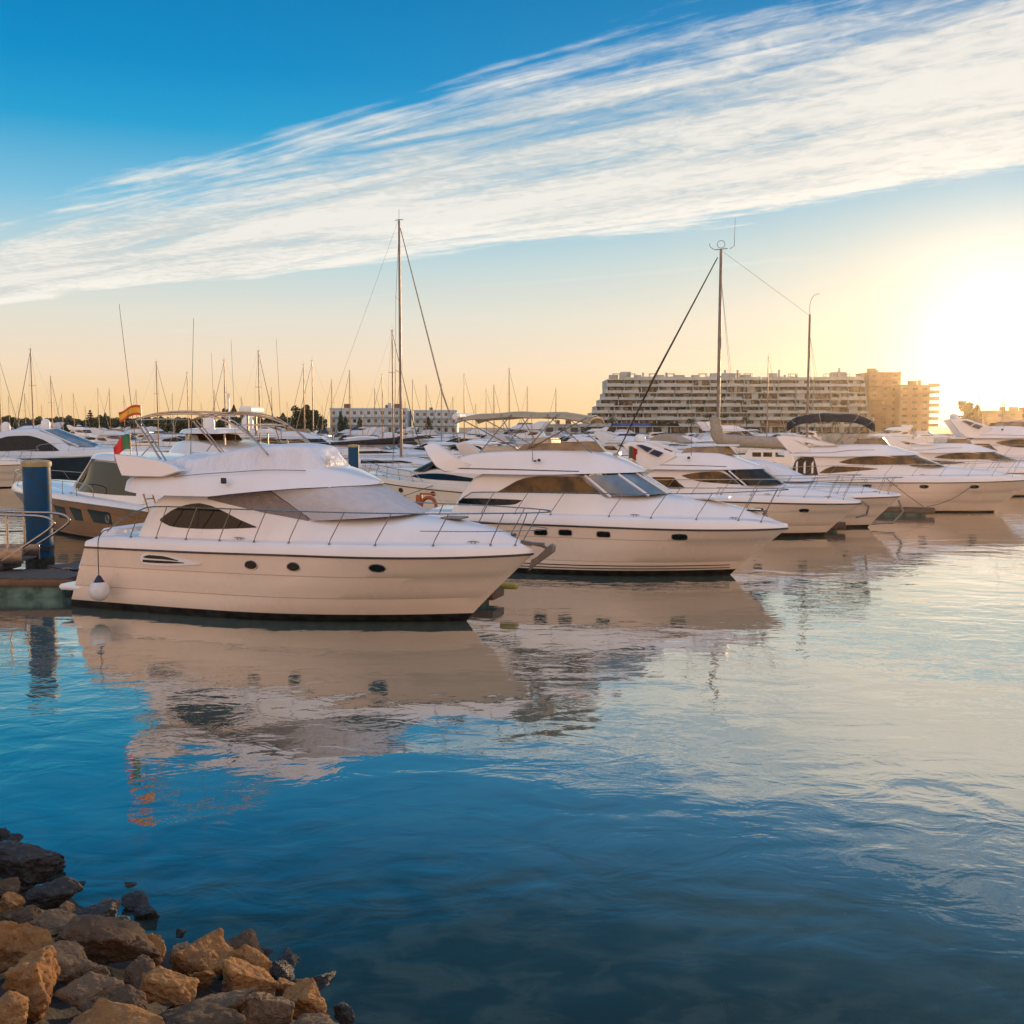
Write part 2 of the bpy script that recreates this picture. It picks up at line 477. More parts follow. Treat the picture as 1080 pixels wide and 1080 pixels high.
# ------------------------------------------------------------------ boat parts
class Hull:
    """half-hull loft; x forward (0 at the stem on the waterline), y to port, z up from the waterline"""
    def __init__(s, tip, xs, xsb, B, sheer, boot=.25, knuckles=(.70, .36), fine=2.4, n=40, keel=-.6, step=.028):
        s.tip, s.xs, s.B, s.sheer = tip, xs, B, sheer
        zt = tip[1]
        lv = [(keel, 0.0, 0), (keel * .45, .62, 0), (0.0, .87, 0), (boot, None, 0)]
        ks = sorted(knuckles)
        prev = boot / zt
        for k in ks + [1.0]:
            for t_ in (.33, .67):
                lv.append((('f', prev + (k - prev) * t_), None, 0))
            if k < 1:
                lv.append((('f', k), None, -step)); lv.append((('f', k + .012), None, 0)); prev = k + .012
        lv.append((('f', 1.0), 1.0, 0))
        s.rows = []
        us = np.concatenate([np.linspace(0, .55, n // 3, endpoint=False), np.linspace(.55, 1, n - n // 3)])
        us = np.where(us > .55, .55 + .45 * np.sin((us - .55) / .45 * PI / 2) ** 1.0, us)
        for (z, wf, off) in lv:
            fr = isinstance(z, tuple)
            zz0 = z[1] * zt if fr else z
            v = max(0.0, zz0 / zt)
            if wf is None:
                wf = .90 + .10 * v ** .8
            # stem profile: raked, slightly hollow
            xf = tip[0] * (v ** 1.08) if zz0 > 0 else zz0 * 2.2
            xa = xsb + (xs - xsb) * min(1, v)
            u0 = .40 + .18 * v ** .8
            X = xa + us * (xf - xa)
            q = np.clip((us - u0) / (1 - u0), 0, 1)
            fl = (1 - q ** (fine * (.78 + .22 * v))) ** (1.0 - .12 * v)
            st = 1 - .07 * np.clip((.35 - us) / .35, 0, 1) ** 1.5
            Y = s.B * wf * fl * st
            Y = np.where(Y > 0, np.maximum(Y + off * np.clip(Y / .25, 0, 1), 0), 0)
            zs = pchip([p[0] for p in sheer], [p[1] for p in sheer], X)
            Z = zs * z[1] if fr else np.full_like(X, z)
            s.rows.append((X, Y, Z))
        s.nlow = 3
    def y(s, x, z):
        ys = [np.interp(x, r[0], r[1]) for r in s.rows]; zs = [np.interp(x, r[0], r[2]) for r in s.rows]
        return float(np.interp(z, zs, ys))
    def ys(s, x):
        r = s.rows[-1]; return float(np.interp(x, r[0], r[1]))
    def zs(s, x):
        return float(pchip([p[0] for p in s.sheer], [p[1] for p in s.sheer], [x])[0])
    def mesh(s, parent, m, anti='antifoul', name='hull'):
        mb = MB()
        rows = []
        R_ = s.rows
        n = len(R_[0][0])
        cols = []
        for i in range(n):
            a = [(r[0][i], r[1][i], r[2][i]) for r in R_[::-1]]
            b = [(r[0][i], -r[1][i], r[2][i]) for r in R_[1:]]
            cols.append(a + b)
        nl = len(R_)
        def mr(i, j):
            k = nl - 2 - j if j < nl - 1 else j - (nl - 1)
            return 1 if k < s.nlow else 0
        ids = mb.grid(cols, False, 0, mr)
        mb.face(ids[0], 0)
        return mb.build(name, [m, anti], parent, 32)
    def deck(s, parent, m, bulw, name='deck', camber=.08):
        r = s.rows[-1]
        xs_, hs = [p[0] for p in bulw], [p[1] for p in bulw]
        cols = []
        for X, Y, Z in zip(*r):
            h = float(pchip(xs_, hs, [X])[0])
            k = min(1, Y / .5)
            prof = [(Y + .005, 0), (Y - .01 * k, .35 * h), (Y - .03 * k, .65 * h), (Y - .08 * k, .9 * h), (Y - .16 * k, h), (Y * .5 - .08 * k, h + camber * .6), (0, h + camber)]
            prof = [(max(0, a), b) for a, b in prof]
            cols.append([(X, a, Z + b) for a, b in prof] + [(X, -a, Z + b) for a, b in prof[-2::-1]])
        mb = MB()
        ids = mb.grid(cols)
        mb.face(ids[0][::-1])
        s.bx, s.bh = xs_, hs
        return mb.build(name, m, parent, 40)
    def zdeck(s, x):
        return s.zs(x) + float(pchip(s.bx, s.bh, [x])[0])
    def rail_strip(s, parent, m, r=.032, name='rub_rail'):
        mb = MB(); q = s.rows[-1]
        pts = [(x, y + .01, z) for x, y, z in zip(*q)]
        pts += [(x, -y - .01, z) for x, y, z in list(zip(*q))[-2::-1]]
        mb.tube(pts, r, 6)
        return mb.build(name, m, parent, 60)

class Body:
    """superstructure loft; stations (x, zb, wb, zt, wt[, crown])"""
    def __init__(s, st, r=.12, crown=.08, nx=30):
        s.st = [tuple(q) + ((crown,) if len(q) == 5 else ()) for q in st]
        s.X = [q[0] for q in s.st]; s.r = r
        s.cols = list(zip(*s.st))
        s.nx = nx
    def at(s, x):
        return [float(pchip(s.X, s.cols[k], [x])[0]) for k in range(1, 6)]
    def sec(s, x, nc=4, nt=7):
        zb, wb, zt, wt, cr = s.at(x)
        wt = max(wt, .02); wb = max(wb, .02)
        h = zt - zb
        L = math.hypot(wb - wt, h)
        r = min(s.r, L * .45, wt * .6)
        ux, uz = (wt - wb) / (L or 1), h / (L or 1)
        a = (wt - ux * r, zt - uz * r)
        b = (wt - r, zt + cr * (1 - ((wt - r) / wt) ** 2))
        half = [(wb, zb), ((wb * 2 + a[0]) / 3, (zb * 2 + a[1]) / 3), ((wb + a[0] * 2) / 3, (zb + a[1] * 2) / 3)]
        for k in range(nc + 1):
            t = k / nc
            half.append(((1 - t)**2 * a[0] + 2 * t * (1 - t) * wt + t * t * b[0], (1 - t)**2 * a[1] + 2 * t * (1 - t) * zt + t * t * b[1]))
        for k in range(1, nt + 1):
            y = b[0] * (1 - k / nt)
            half.append((y, zt + cr * (1 - (y / wt) ** 2)))
        return [(x, -y, z) for y, z in half] + [(x, y, z) for y, z in half[-2::-1]]
    def xs(s):
        g = list(np.linspace(s.X[0], s.X[-1], s.nx)) + list(s.X)
        g = sorted(g); o = [g[0]]
        for q in g[1:]:
            if q - o[-1] > 1e-3: o.append(q)
        return o
    def mesh(s, name, m, parent, ang=38, bottom=True):
        mb = MB()
        ids = mb.grid([s.sec(x) for x in s.xs()])
        mb.face(ids[0][::-1]); mb.face(ids[-1])
        if bottom:
            for i in range(len(ids) - 1):
                mb.face((ids[i][0], ids[i][-1], ids[i + 1][-1], ids[i + 1][0]))
        return mb.build(name, m, parent, ang)
    def y(s, x, z):
        zb, wb, zt, wt, cr = s.at(x)
        return wb + (wt - wb) * max(0, min(1, (z - zb) / max(zt - zb, 1e-3)))
    def ztop(s, x, y):
        zb, wb, zt, wt, cr = s.at(x)
        return zt + cr * (1 - min(1, abs(y) / max(wt, .02)) ** 2)

def side_panel(name, m, parent, yfn, cols, side, off=.012, nx=26, nz=5, smooth=True):
    """panel lying on a side surface: cols (x, zlo, zhi)"""
    X = [c[0] for c in cols]
    xs = sorted(set(list(np.linspace(X[0], X[-1], nx)) + X))
    f = pchip if smooth else (lambda a, b, q: np.interp(q, a, b))
    lo = f(X, [c[1] for c in cols], xs); hi = f(X, [c[2] for c in cols], xs)
    rows = []
    for x, a, b in zip(xs, lo, hi):
        zz = np.linspace(a, b, nz)
        r = [(x, side * (yfn(x, a) - .03), a)]
        r += [(x, side * (yfn(x, z) + off), z) for z in zz]
        r += [(x, side * (yfn(x, b) - .03), b)]
        rows.append(r)
    mb = MB(); mb.grid(rows)
    return mb.build(name, m, parent, 30)

def porthole(parent, yfn, x, z, a, b, side, pw=2.0, m='glass_dark', rim='steel'):
    mb = MB(); N_ = 20
    def pt(k, r, off):
        t = 2 * PI * k / N_
        c, s_ = math.cos(t), math.sin(t)
        xx = x + a * r * math.copysign(abs(c) ** (2 / pw), c); zz = z + b * r * math.copysign(abs(s_) ** (2 / pw), s_)
        return (xx, side * (yfn(xx, zz) + off), zz)
    ids = mb.grid([[pt(k, r, .006) for k in range(N_)] for r in (.25, .6, 1.0)], True)
    mb.face(ids[0])
    o = mb.build('porthole', m, parent, 30)
    if rim:
        q = MB(); q.tube([pt(k, 1.05, .008) for k in range(N_)], .016, 5, closed=True)
        q.build('rim', rim, o, 60)
    return o

def wrap_patch(name, m, parent, top, base, a0=-90, a1=90, nt=28, nz=6, off=0.0, thick=0.0, pw=1.0):
    """raked screen between two plan half-ellipses: (x of sides, half width, z of sides, x of front, z of front)"""
    def P(deg, v, o=0.0):
        c, s_ = math.cos(R(deg)), math.sin(R(deg))
        c = abs(c) ** pw
        q = []
        for k in range(5):
            q.append(base[k] + (top[k] - base[k]) * v)
        return Vector((q[0] + (q[3] - q[0] + o) * c, (q[1] + o) * s_, q[2] + (q[4] - q[2]) * c))
    mb = MB()
    rows = [[P(a, v, off) for v in np.linspace(0, 1, nz)] for a in np.linspace(a0, a1, nt)]
    mb.grid(rows)
    if thick:
        mb.grid([[P(a, v, off - thick) for v in np.linspace(0, 1, nz)] for a in np.linspace(a0, a1, nt)])
        mb.grid([[P(a, 1, off), P(a, 1, off - thick)] for a in np.linspace(a0, a1, nt)])
    return mb.build(name, m, parent, 30), P

def rails(parent, pts, r=.017, m='steel', name='handrail', n=6):
    p = [(x, -y, z) for x, y, z in pts]
    q = smooth_path(p + [(x, -y, z) for x, y, z in p[-2::-1]] if abs(p[-1][1]) < 1e-6 else p, n)
    mb = MB(); mb.tube(q, r, 5)
    if abs(p[-1][1]) > 1e-6:
        mb.tube([(a.x, -a.y, a.z) for a in q], r, 5)
    return mb.build(name, m, parent, 60), q

def rail_interp(q, x):
    best = None
    for i in range(len(q) - 1):
        if q[i].y <= 0 and (q[i].x - x) * (q[i + 1].x - x) <= 0 and q[i + 1].x != q[i].x:
            t = (x - q[i].x) / (q[i + 1].x - q[i].x); return q[i].lerp(q[i + 1], t)
    return min(q, key=lambda p: abs(p.x - x))

def stanchions(parent, hull, q, xs, lean=.42, r=.014, m='steel_dull', inset=.1):
    for x in xs:
        top = rail_interp(q, x + lean)
        yb = max(.05, hull.ys(x) - inset)
        zb = hull.zdeck(x) - .02
        for sd_ in (-1, 1):
            mb = MB()
            mb.tube([(x, sd_ * yb, zb), (x + .03, sd_ * yb, zb + .12), (x + lean, sd_ * abs(top.y), top.z)], r, 5)
            mb.lathe([(.035, 0), (.035, .03), (.016, .05)], (x, sd_ * yb, zb), 8)
            mb.build('stanchion', m, parent, 60)

def cleat(parent, x, y, z, rz=0.0):
    mb = MB()
    for s_ in (-1, 1):
        mb.tube([(x + s_ * .05, y, z - .02), (x + s_ * .05, y, z + .06)], .018, 6)
    mb.tube([(x - .17, y, z + .055), (x - .08, y, z + .07), (x + .08, y, z + .07), (x + .17, y, z + .055)], [.01, .02, .02, .01], 6)
    return mb.build('cleat', 'steel', parent, 60)

def dome(parent, x, y, z, r=.28, h=.5, name='radar_dome', m='white_paint'):
    mb = MB()
    prof = [(r * .75, 0), (r * .95, .04), (r, h * .25), (r, h * .5)]
    for k in range(1, 7):
        t = k / 6 * PI / 2
        prof.append((max(r * math.cos(t), .005), h * .5 + h * .5 * math.sin(t)))
    mb.lathe(prof, (x, y, z), 16)
    return mb.build(name, m, parent, 40)

def antenna(parent, x, y, z, h, lean=0.0, r=.012, name='whip_antenna', m='wire'):
    mb = MB()
    mb.tube([(x, y, z), (x + lean * .1, y, z + h * .1), (x + lean, y, z + h)], [r * 1.6, r, r * .6], 5)
    return mb.build(name, m, parent, 60)

# ------------------------------------------------------------------ water, land
def water_material():
    m = bpy.data.materials.new('water'); m.use_nodes = True
    m.node_tree.nodes.clear(); q = NT(m.node_tree)
    tc = q.n('ShaderNodeTexCoord').outputs['Object']
    a = q.noise(q.vmap(tc, (.28, .42, 1), (0, 0, R(20))), 1.0, 2, .5, .6)
    b = q.noise(q.vmap(tc, (1.0, 1.5, 1), (0, 0, R(-25))), 1.0, 3, .5, .8)
    c = q.noise(q.vmap(tc, (3.6, 5.2, 1), (0, 0, R(10))), 1.0, 3, .55, .3)
    # wind patches: calmer near the shore, livelier in streaks
    patch = q.ss(q.noise(q.vmap(tc, (.03, .06, 1), (0, 0, R(15))), 1.0, 3, .5), .40, .62, .35, 1.0)
    h = q.m('ADD', q.m('MULTIPLY', a, .034), q.m('MULTIPLY', b, q.m('MULTIPLY', patch, .018)))
    h = q.m('ADD', h, q.m('MULTIPLY', c, q.m('MULTIPLY', patch, .0028)))
    bp = q.n('ShaderNodeBump', {'Strength': 1.0, 'Distance': 1.0, 'Height': h})
    lw = q.n('ShaderNodeLayerWeight', {'Blend': .5, 'Normal': bp.outputs[0]})
    f = q.ramp(lw.outputs['Facing'], [(0, (.05,) * 3), (.42, (.09,) * 3), (.50, (.14,) * 3), (.55, (.22,) * 3), (.61, (.36,) * 3), (.66, (.49,) * 3), (.77, (.63,) * 3), (.90, (.84,) * 3), (1, (1,) * 3)])
    # the bed shows dark and stony close to the bank; farther out pale sky sheen is painted into the colour
    sp = q.n('ShaderNodeSeparateXYZ', {0: tc})
    off_ = q.m('ADD', q.m('MULTIPLY', q.m('ADD', sp.outputs[0], 5.5), .6), q.m('MULTIPLY', q.m('SUBTRACT', sp.outputs[1], 12.4), .8))
    cl_ = q.noise(q.vmap(tc, (.35, .5, 1)), 1.0, 4, .6)
    stones = q.noise(q.vmap(tc, (1.3, 1.9, 1)), 1.0, 5, .6, .5)
    off_ = q.m('ADD', off_, q.m('MULTIPLY', q.m('SUBTRACT', cl_, .5), 4.0))
    near_ = q.mix(q.ss(stones, .42, .62), (.016, .034, .036, 1), (.044, .062, .054, 1))
    deep = q.mix(q.ss(off_, .5, 10.0), near_, (.135, .185, .155, 1))
    d = q.n('ShaderNodeBsdfDiffuse', {'Color': deep, 'Normal': bp.outputs[0]})
    g = q.n('ShaderNodeBsdfGlossy', {'Color': (1.0, .945, .855, 1), 'Roughness': .02, 'Normal': bp.outputs[0]})
    mx = q.n('ShaderNodeMixShader', {0: f, 1: d.outputs[0], 2: g.outputs[0]})
    q.n('ShaderNodeOutputMaterial', {'Surface': mx.outputs[0]})
    MATS['water'] = m
water_material()
mb = MB(); mb.poly([(-700, -60, 0), (700, -60, 0), (700, 520, 0), (-700, 520, 0)])
tag(mb.build('water', 'water', flat=True), None, None, kind='structure')
QY = 410.0
mb = MB(); mb.box((0, QY + 345, -.4), (1400, 690, 3.6))
tag(mb.build('land', 'land', flat=True), None, None, kind='structure')
mb = MB(); mb.box((0, QY - 5, -.35), (1400, 9.9, 3.8))
tag(mb.build('quay', 'concrete', flat=True), None, None, kind='structure')
GZ = 1.55

HAZE = True
if HAZE:
    m = bpy.data.materials.new('haze'); m.use_nodes = True
    m.node_tree.nodes.clear(); q = NT(m.node_tree)
    v = q.n('ShaderNodeVolumePrincipled', {'Color': (1.0, .84, .60, 1), 'Density': .000055, 'Anisotropy': .86})
    q.n('ShaderNodeOutputMaterial', {'Volume': v.outputs[0]})
    MATS['haze'] = m
    mb = MB(); mb.box((0, 535, 20), (1420, 1200, 50))
    tag(mb.build('haze', 'haze', flat=True), None, None, kind='stuff')

# ------------------------------------------------------------------ yachts
def yacht(name, sp, label, cat, loc, head, group=None, scale=1.0, lite=False):
    t = thing(name, label, cat, (loc[0], loc[1], 0), R(head), group, scale)
    gm = sp.get('gel', 'gelcoat')
    h = Hull(**sp['hull'], n=(20 if lite else 40))
    h.mesh(t, sp.get('hullmat', 'gelcoat_hull_warmlit' if gm == 'gelcoat' else gm), sp.get('anti', 'antifoul'))
    h.deck(t, sp.get('deckmat', gm), sp['bulw'])
    h.rail_strip(t, sp.get('railmat', 'rail_dark'), sp.get('railr', .03))
    if sp.get('platform'):
        x0, x1, z = sp['platform']
        q = MB(); q.rbox(((x0 + x1) / 2, 0, z), (x1 - x0, 2 * h.B * .88, .16), 0, .06)
        q.build('swim_platform', gm, t)
    cb = None
    if 'cabin' in sp:
        cb = Body(sp['cabin'], sp.get('cabr', .16), sp.get('cabc', .12), 18 if lite else 40)
        cb.mesh('cabin', sp.get('cabmat', gm), t)
        for cols, wm in sp.get('windows', []):
            for s_ in (-1, 1):
                side_panel('side_window', wm, t, cb.y, cols, s_, smooth=True, nx=10 if lite else 30, nz=4)
    if 'screen' in sp:
        S = sp['screen']
        wo, P = wrap_patch('windscreen', S['mat'], t, S['top'], S['base'], pw=S.get('pw', .8), nt=16 if lite else 32)
        for a in S.get('pillars', []):
            q = MB(); q.tube([P(a, v, .012) for v in np.linspace(-.03, 1.02, 7)], S.get('pr', .035), 5)
            q.build('window_pillar', S.get('pm', gm), wo)
    fb = None
    if 'fly' in sp:
        fb = Body(sp['fly'], sp.get('flyr', .2), sp.get('flyc', .06), 18 if lite else 44)
        fb.mesh('flybridge', sp.get('flymat', gm), t)
        for cols, wm in sp.get('flystripe', []):
            for s_ in (-1, 1):
                side_panel('styling_line', wm, t, fb.y, cols, s_, off=.008, nz=3, smooth=True)
    for (poly, y, th, lean, wm) in sp.get('wings', []):
        for s_ in (-1, 1):
            q = MB(); q.prism(poly, s_ * y, s_ * (y - th), .05, lean=-s_ * lean)
            q.build('radar_wing', wm or gm, t, 50)
    for (st, wm, nm) in sp.get('covers', []):
        Body(st, .14, .06, 14 if lite else 40).mesh(nm, wm, t, 45)
    if 'flyscreen' in sp:
        S = sp['flyscreen']
        wrap_patch('wind_deflector', S['mat'], t, S['top'], S['base'], pw=.7, thick=.02, nt=16 if lite else 32)
    for (x, z, a, b, pw) in sp.get('ports', []):
        for s_ in (-1, 1):
            porthole(t, h.y, x, z, a, b, s_, pw, rim=None if lite else 'steel')
    if 'rail' in sp:
        ro, q = rails(t, sp['rail'], r=.02 if not lite else .028, m=sp.get('railm', 'steel'), n=6 if not lite else 2)
        if not lite:
            stanchions(t, h, q, sp['stanch'], sp.get('lean', .42))
        if 'rail2' in sp and not lite:
            rails(t, sp['rail2'], r=.012, m='steel', name='guard_rail')
    if not lite:
        for x in sp.get('cleats', []):
            for s_ in (-1, 1):
                cleat(t, x, s_ * max(.08, h.ys(x) - .28), h.zdeck(x) + .0)
        if sp.get('anchor'):
            xt, zt = sp['hull']['tip']
            q = MB()
            q.box((xt - .05, 0, zt + .28), (.7, .22, .06))
            q.tube([(xt - .35, 0, zt + .33), (xt + .25, 0, zt + .25), (xt + .48, 0, zt + .12)], [.05, .05, .035], 6)
            q.prism([(xt + .15, zt - .05), (xt + .52, zt + .30), (xt + .62, zt + .26), (xt + .60, zt + .08), (xt + .05, zt - .32), (xt - .1, zt - .45), (xt - .02, zt - .15)], -.13, .13, .03)
            q.lathe([(.09, 0), (.09, .1), (.05, .18), (.09, .22), (.02, .25)], (xt - .55, 0, zt + .3), 10)
            q.build('anchor', 'steel_dull', t, 30)
    return t, h, cb, fb

# the nearest yacht, its bridge and windscreen under white covers
B1 = dict(
    hull=dict(tip=(1.95, 1.97), xs=-11.35, xsb=-12.15, B=2.15, sheer=[(-12, 1.86), (-8, 1.88), (-3, 1.94), (2, 1.97)], boot=.24, knuckles=(.70, .37)),
    bulw=[(-12, .12), (-11.2, .22), (-10.6, .36), (-9, .36), (-3, .34), (0, .33), (1.3, .30), (1.8, .2), (2, .1)],
    platform=(-12.5, -11.6, .60),
    cabin=[(-9.6, 2.15, 1.80, 2.35, 1.70, .02), (-9.35, 2.15, 1.80, 2.9, 1.66, .03), (-9.05, 2.15, 1.80, 3.3, 1.62, .05), (-8.6, 2.15, 1.80, 3.52, 1.56, .05), (-5.3, 2.15, 1.82, 3.62, 1.54, .05),
           (-4.8, 2.15, 1.80, 3.33, 1.52, .08), (-3.9, 2.15, 1.72, 2.86, 1.42, .20), (-2.6, 2.15, 1.62, 2.80, 1.22, .24), (-1.3, 2.15, 1.42, 2.76, .98, .22), (0, 2.15, 1.08, 2.64, .72, .17), (1.0, 2.15, .66, 2.48, .42, .12), (1.5, 2.12, .36, 2.32, .22, .06), (1.72, 2.1, .16, 2.18, .1, .02)],
    windows=[([(-8.86, 2.70, 2.75), (-8.5, 2.56, 3.0), (-8.0, 2.52, 3.18), (-7.6, 2.515, 3.235), (-7.2, 2.52, 3.18), (-6.8, 2.535, 3.05), (-6.2, 2.57, 2.82), (-5.62, 2.61, 2.63)], 'glass_dark'),
             ([(-7.3, 3.36, 3.42), (-6.7, 3.25, 3.53), (-6.0, 3.13, 3.6), (-5.35, 3.02, 3.61), (-4.85, 2.95, 3.36), (-4.1, 2.82, 2.95)], 'tarp_mesh')],
    screen=dict(mat='tarp_grey', top=(-5.25, 1.56, 3.66, -2.75, 3.78), base=(-3.95, 1.50, 2.83, -1.2, 3.02), pw=.75),
    fly=[(-10.05, 3.66, 1.70, 3.80, 1.62), (-9.95, 3.58, 1.86, 3.90, 1.74), (-9.7, 3.54, 1.98, 3.98, 1.80), (-9.2, 3.50, 2.05, 4.0, 1.86), (-8.2, 3.47, 2.08, 4.08, 1.86), (-7.1, 3.47, 2.06, 4.18, 1.78), (-6.2, 3.56, 2.0, 4.24, 1.66), (-5.2, 3.66, 1.86, 4.30, 1.45), (-4.3, 3.73, 1.64, 4.28, 1.12), (-3.6, 3.76, 1.30, 4.16, .84), (-3.1, 3.78, .92, 4.0, .58), (-2.75, 3.79, .52, 3.88, .34), (-2.62, 3.8, .2, 3.83, .12)],
    flyr=.34,
    wings=[([(-10.25, 4.62), (-10.12, 4.3), (-9.95, 4.0), (-9.6, 3.98), (-8.5, 3.99), (-7.9, 4.16), (-8.2, 4.32), (-8.7, 4.46), (-9.5, 4.58)], 2.02, .34, .12, None)],
    covers=[([(-8.9, 4.05, 1.45, 4.42, 1.2, .1), (-8.5, 4.05, 1.5, 4.5, 1.2, .16), (-8.05, 4.05, 1.62, 4.46, 1.4, .12), (-7.4, 4.1, 1.66, 4.58, 1.38, .12), (-6.0, 4.14, 1.6, 4.80, 1.25, .10), (-4.9, 4.16, 1.34, 4.86, 1.0, .08), (-4.5, 4.18, 1.18, 4.82, .84, .06), (-4.25, 4.2, 1.05, 4.6, .72, .06), (-4.0, 4.2, .92, 4.36, .62, .03)], 'tarp_white', 'bridge_cover')],
    ports=[(-5.56, 1.60, .19, .115, 2), (-4.22, 1.61, .19, .115, 2), (-1.81, 1.66, .21, .105, 2)],
    rail=[(-10.5, 2.0, 2.36), (-10.0, 2.02, 2.72), (-9.3, 2.03, 3.02), (-8.6, 2.03, 3.14), (-6, 2.07, 3.14), (-3, 1.98, 3.13), (-.4, 1.58, 3.13), (1.2, .98, 3.14), (2.1, .5, 3.14), (2.45, 0, 3.14)],
    rail2=[(-.7, 1.56, 2.66), (.6, 1.24, 2.66), (1.6, .72, 2.66), (2.2, .32, 2.66), (2.35, 0, 2.66)],
    stanch=[-9.7, -8.78, -7.75, -6.62, -5.5, -4.4, -3.16, -1.85, -.35, 1.0, 1.55], cleats=[-6.1, .55], anchor=True)
b1, h1, c1, f1 = yacht('motor_yacht', B1, 'nearest white motor yacht, its flybridge and windscreen wrapped in pale covers', 'yacht', (-1.27, 28.30), -19)

# details of the nearest yacht
for s_ in (-1, 1):
    o = side_panel('hull_vent', 'gelcoat', b1, h1.y, [(-9.3, 1.60, 1.64), (-9.15, 1.47, 1.78), (-8.7, 1.45, 1.79), (-8.0, 1.48, 1.72), (-7.2, 1.555, 1.575)], s_, off=.03)
    side_panel('vent_opening', 'glass_dark', o, h1.y, [(-9.16, 1.66, 1.69), (-8.95, 1.645, 1.745), (-8.5, 1.64, 1.735), (-7.95, 1.615, 1.635)], s_, off=.037)
    side_panel('vent_opening', 'glass_dark', o, h1.y, [(-9.2, 1.53, 1.60), (-8.9, 1.52, 1.60), (-8.3, 1.53, 1.60), (-7.75, 1.56, 1.58)], s_, off=.037)
    q = MB(); q.rbox((-6.45, s_ * 2.03, 3.92), (.16, .08, .16), 0, .02)
    q.build('deck_speaker', 'rubber', b1)
    # window mullion
    side_panel('window_divider', 'rubber', b1, c1.y, [(-7.62, 2.515, 3.23), (-7.55, 2.515, 3.22)], s_, off=.02)
# fasteners of the side cover
for k in range(7):
    q = MB(); x = -6.9 + k * .42
    zz = 3.52 - .02 * k if x < -5.4 else 3.4 - (x + 5.4) * .55
    q.lathe([(.035, 0), (.02, .01)], (x, -(c1.y(x, zz) + .02), zz), 8)
    q.build('cover_fastener', 'white_paint', b1)
# seams where the two covers meet
for (xa, za, xb, zb) in ((-4.3, 4.24, -8.2, 4.16),):
    q = MB()
    for s_ in (-1, 1):
        pts = [(x, s_ * (f1.y(x, f1.at(x)[2] - .12) + .02), f1.at(x)[2] - .08) for x in np.linspace(xb, xa, 14)]
        q.tube(pts, .012, 5)
    q.build('cover_hem', 'rope_tan', b1)
# stainless arch folded over the bridge
q = MB()
for s_ in (-1, 1):
    q.tube(smooth_path([(-9.85, s_ * 1.35, 5.62), (-9.3, s_ * 1.35, 5.74), (-8.2, s_ * 1.35, 5.80), (-7.2, s_ * 1.36, 5.70), (-6.4, s_ * 1.4, 5.42), (-5.8, s_ * 1.42, 5.0), (-5.4, s_ * 1.4, 4.62)]), .032, 6)
    q.tube(smooth_path([(-9.8, s_ * 1.3, 5.66), (-9.2, s_ * 1.3, 5.80), (-8.1, s_ * 1.3, 5.86), (-7.1, s_ * 1.3, 5.76), (-6.4, s_ * 1.3, 5.48), (-5.75, s_ * 1.3, 4.95)]), .022, 6)
    q.tube([(-9.9, s_ * 1.36, 5.60), (-8.62, s_ * 1.62, 4.16)], .032, 6)
    q.tube([(-9.75, s_ * 1.34, 5.62), (-8.5, s_ * 1.58, 4.18)], .022, 6)
    q.tube([(-9.25, s_ * 1.48, 4.9), (-9.85, s_ * 1.6, 4.3)], .018, 6)
for x, z in ((-9.85, 5.62), (-8.2, 5.83), (-6.4, 5.45)):
    q.tube([(x, -1.35, z), (x, 0, z + .03), (x, 1.35, z)], .022, 6)
q.build('bimini_frame', 'steel', b1, 60)
antenna(b1, -9.9, 1.2, 4.4, 4.4, .25)
antenna(b1, -9.9, -1.3, 4.4, 4.6, -.5)
q = MB(); q.rbox((-3.95, -.55, 4.42), (.1, .1, .12), 0, .02); q.rbox((-3.92, -.55, 4.54), (.16, .30, .12), 0, .03)
q.build('searchlight', 'white_paint', b1)
# foredeck hatch and ladder from cockpit to bridge
q = MB(); q.rbox((-.35, 0, 2.90), (.62, .62, .05), 0, .02); q.build('deck_hatch', 'steel_dull', b1)
q = MB()
for yy in (-1.0, -.6):
    q.tube([(-9.6, yy, 2.3), (-10.1, yy, 3.7)], .03, 6)
for k in range(5):
    z = 2.5 + k * .25; q.tube([(-9.67 - k * .09, -1.0, z), (-9.67 - k * .09, -.6, z)], .02, 6)
q.build('boarding_ladder', 'steel', b1)
st = [(-12.35, 1.35, .5, 1.55, .3, .05), (-12.2, 1.2, 1.2, 1.8, .9, .1), (-11.8, 1.15, 1.7, 1.98, 1.3, .14), (-11.3, 1.2, 1.75, 2.02, 1.35, .14), (-10.9, 1.3, 1.5, 2.0, 1.2, .1)]
tdr = thing('tender', 'small dinghy wrapped in a pale cover behind the transom of the nearest yacht', 'dinghy', b1.location, b1.rotation_euler.z)
Body(st, .3, .1, 24).mesh('tender_cover', 'tarp_white', tdr, 50)
q = MB(); q.rbox((-11.7, 0, 1.0), (.9, 2.6, .4), 0, .12); q.build('hull', 'gelcoat_grey', tdr)
q = MB(); q.rbox((-10.9, 0, 2.22), (.7, 3.0, .3), 0, .1); q.build('stern_cover', 'tarp_white', b1)

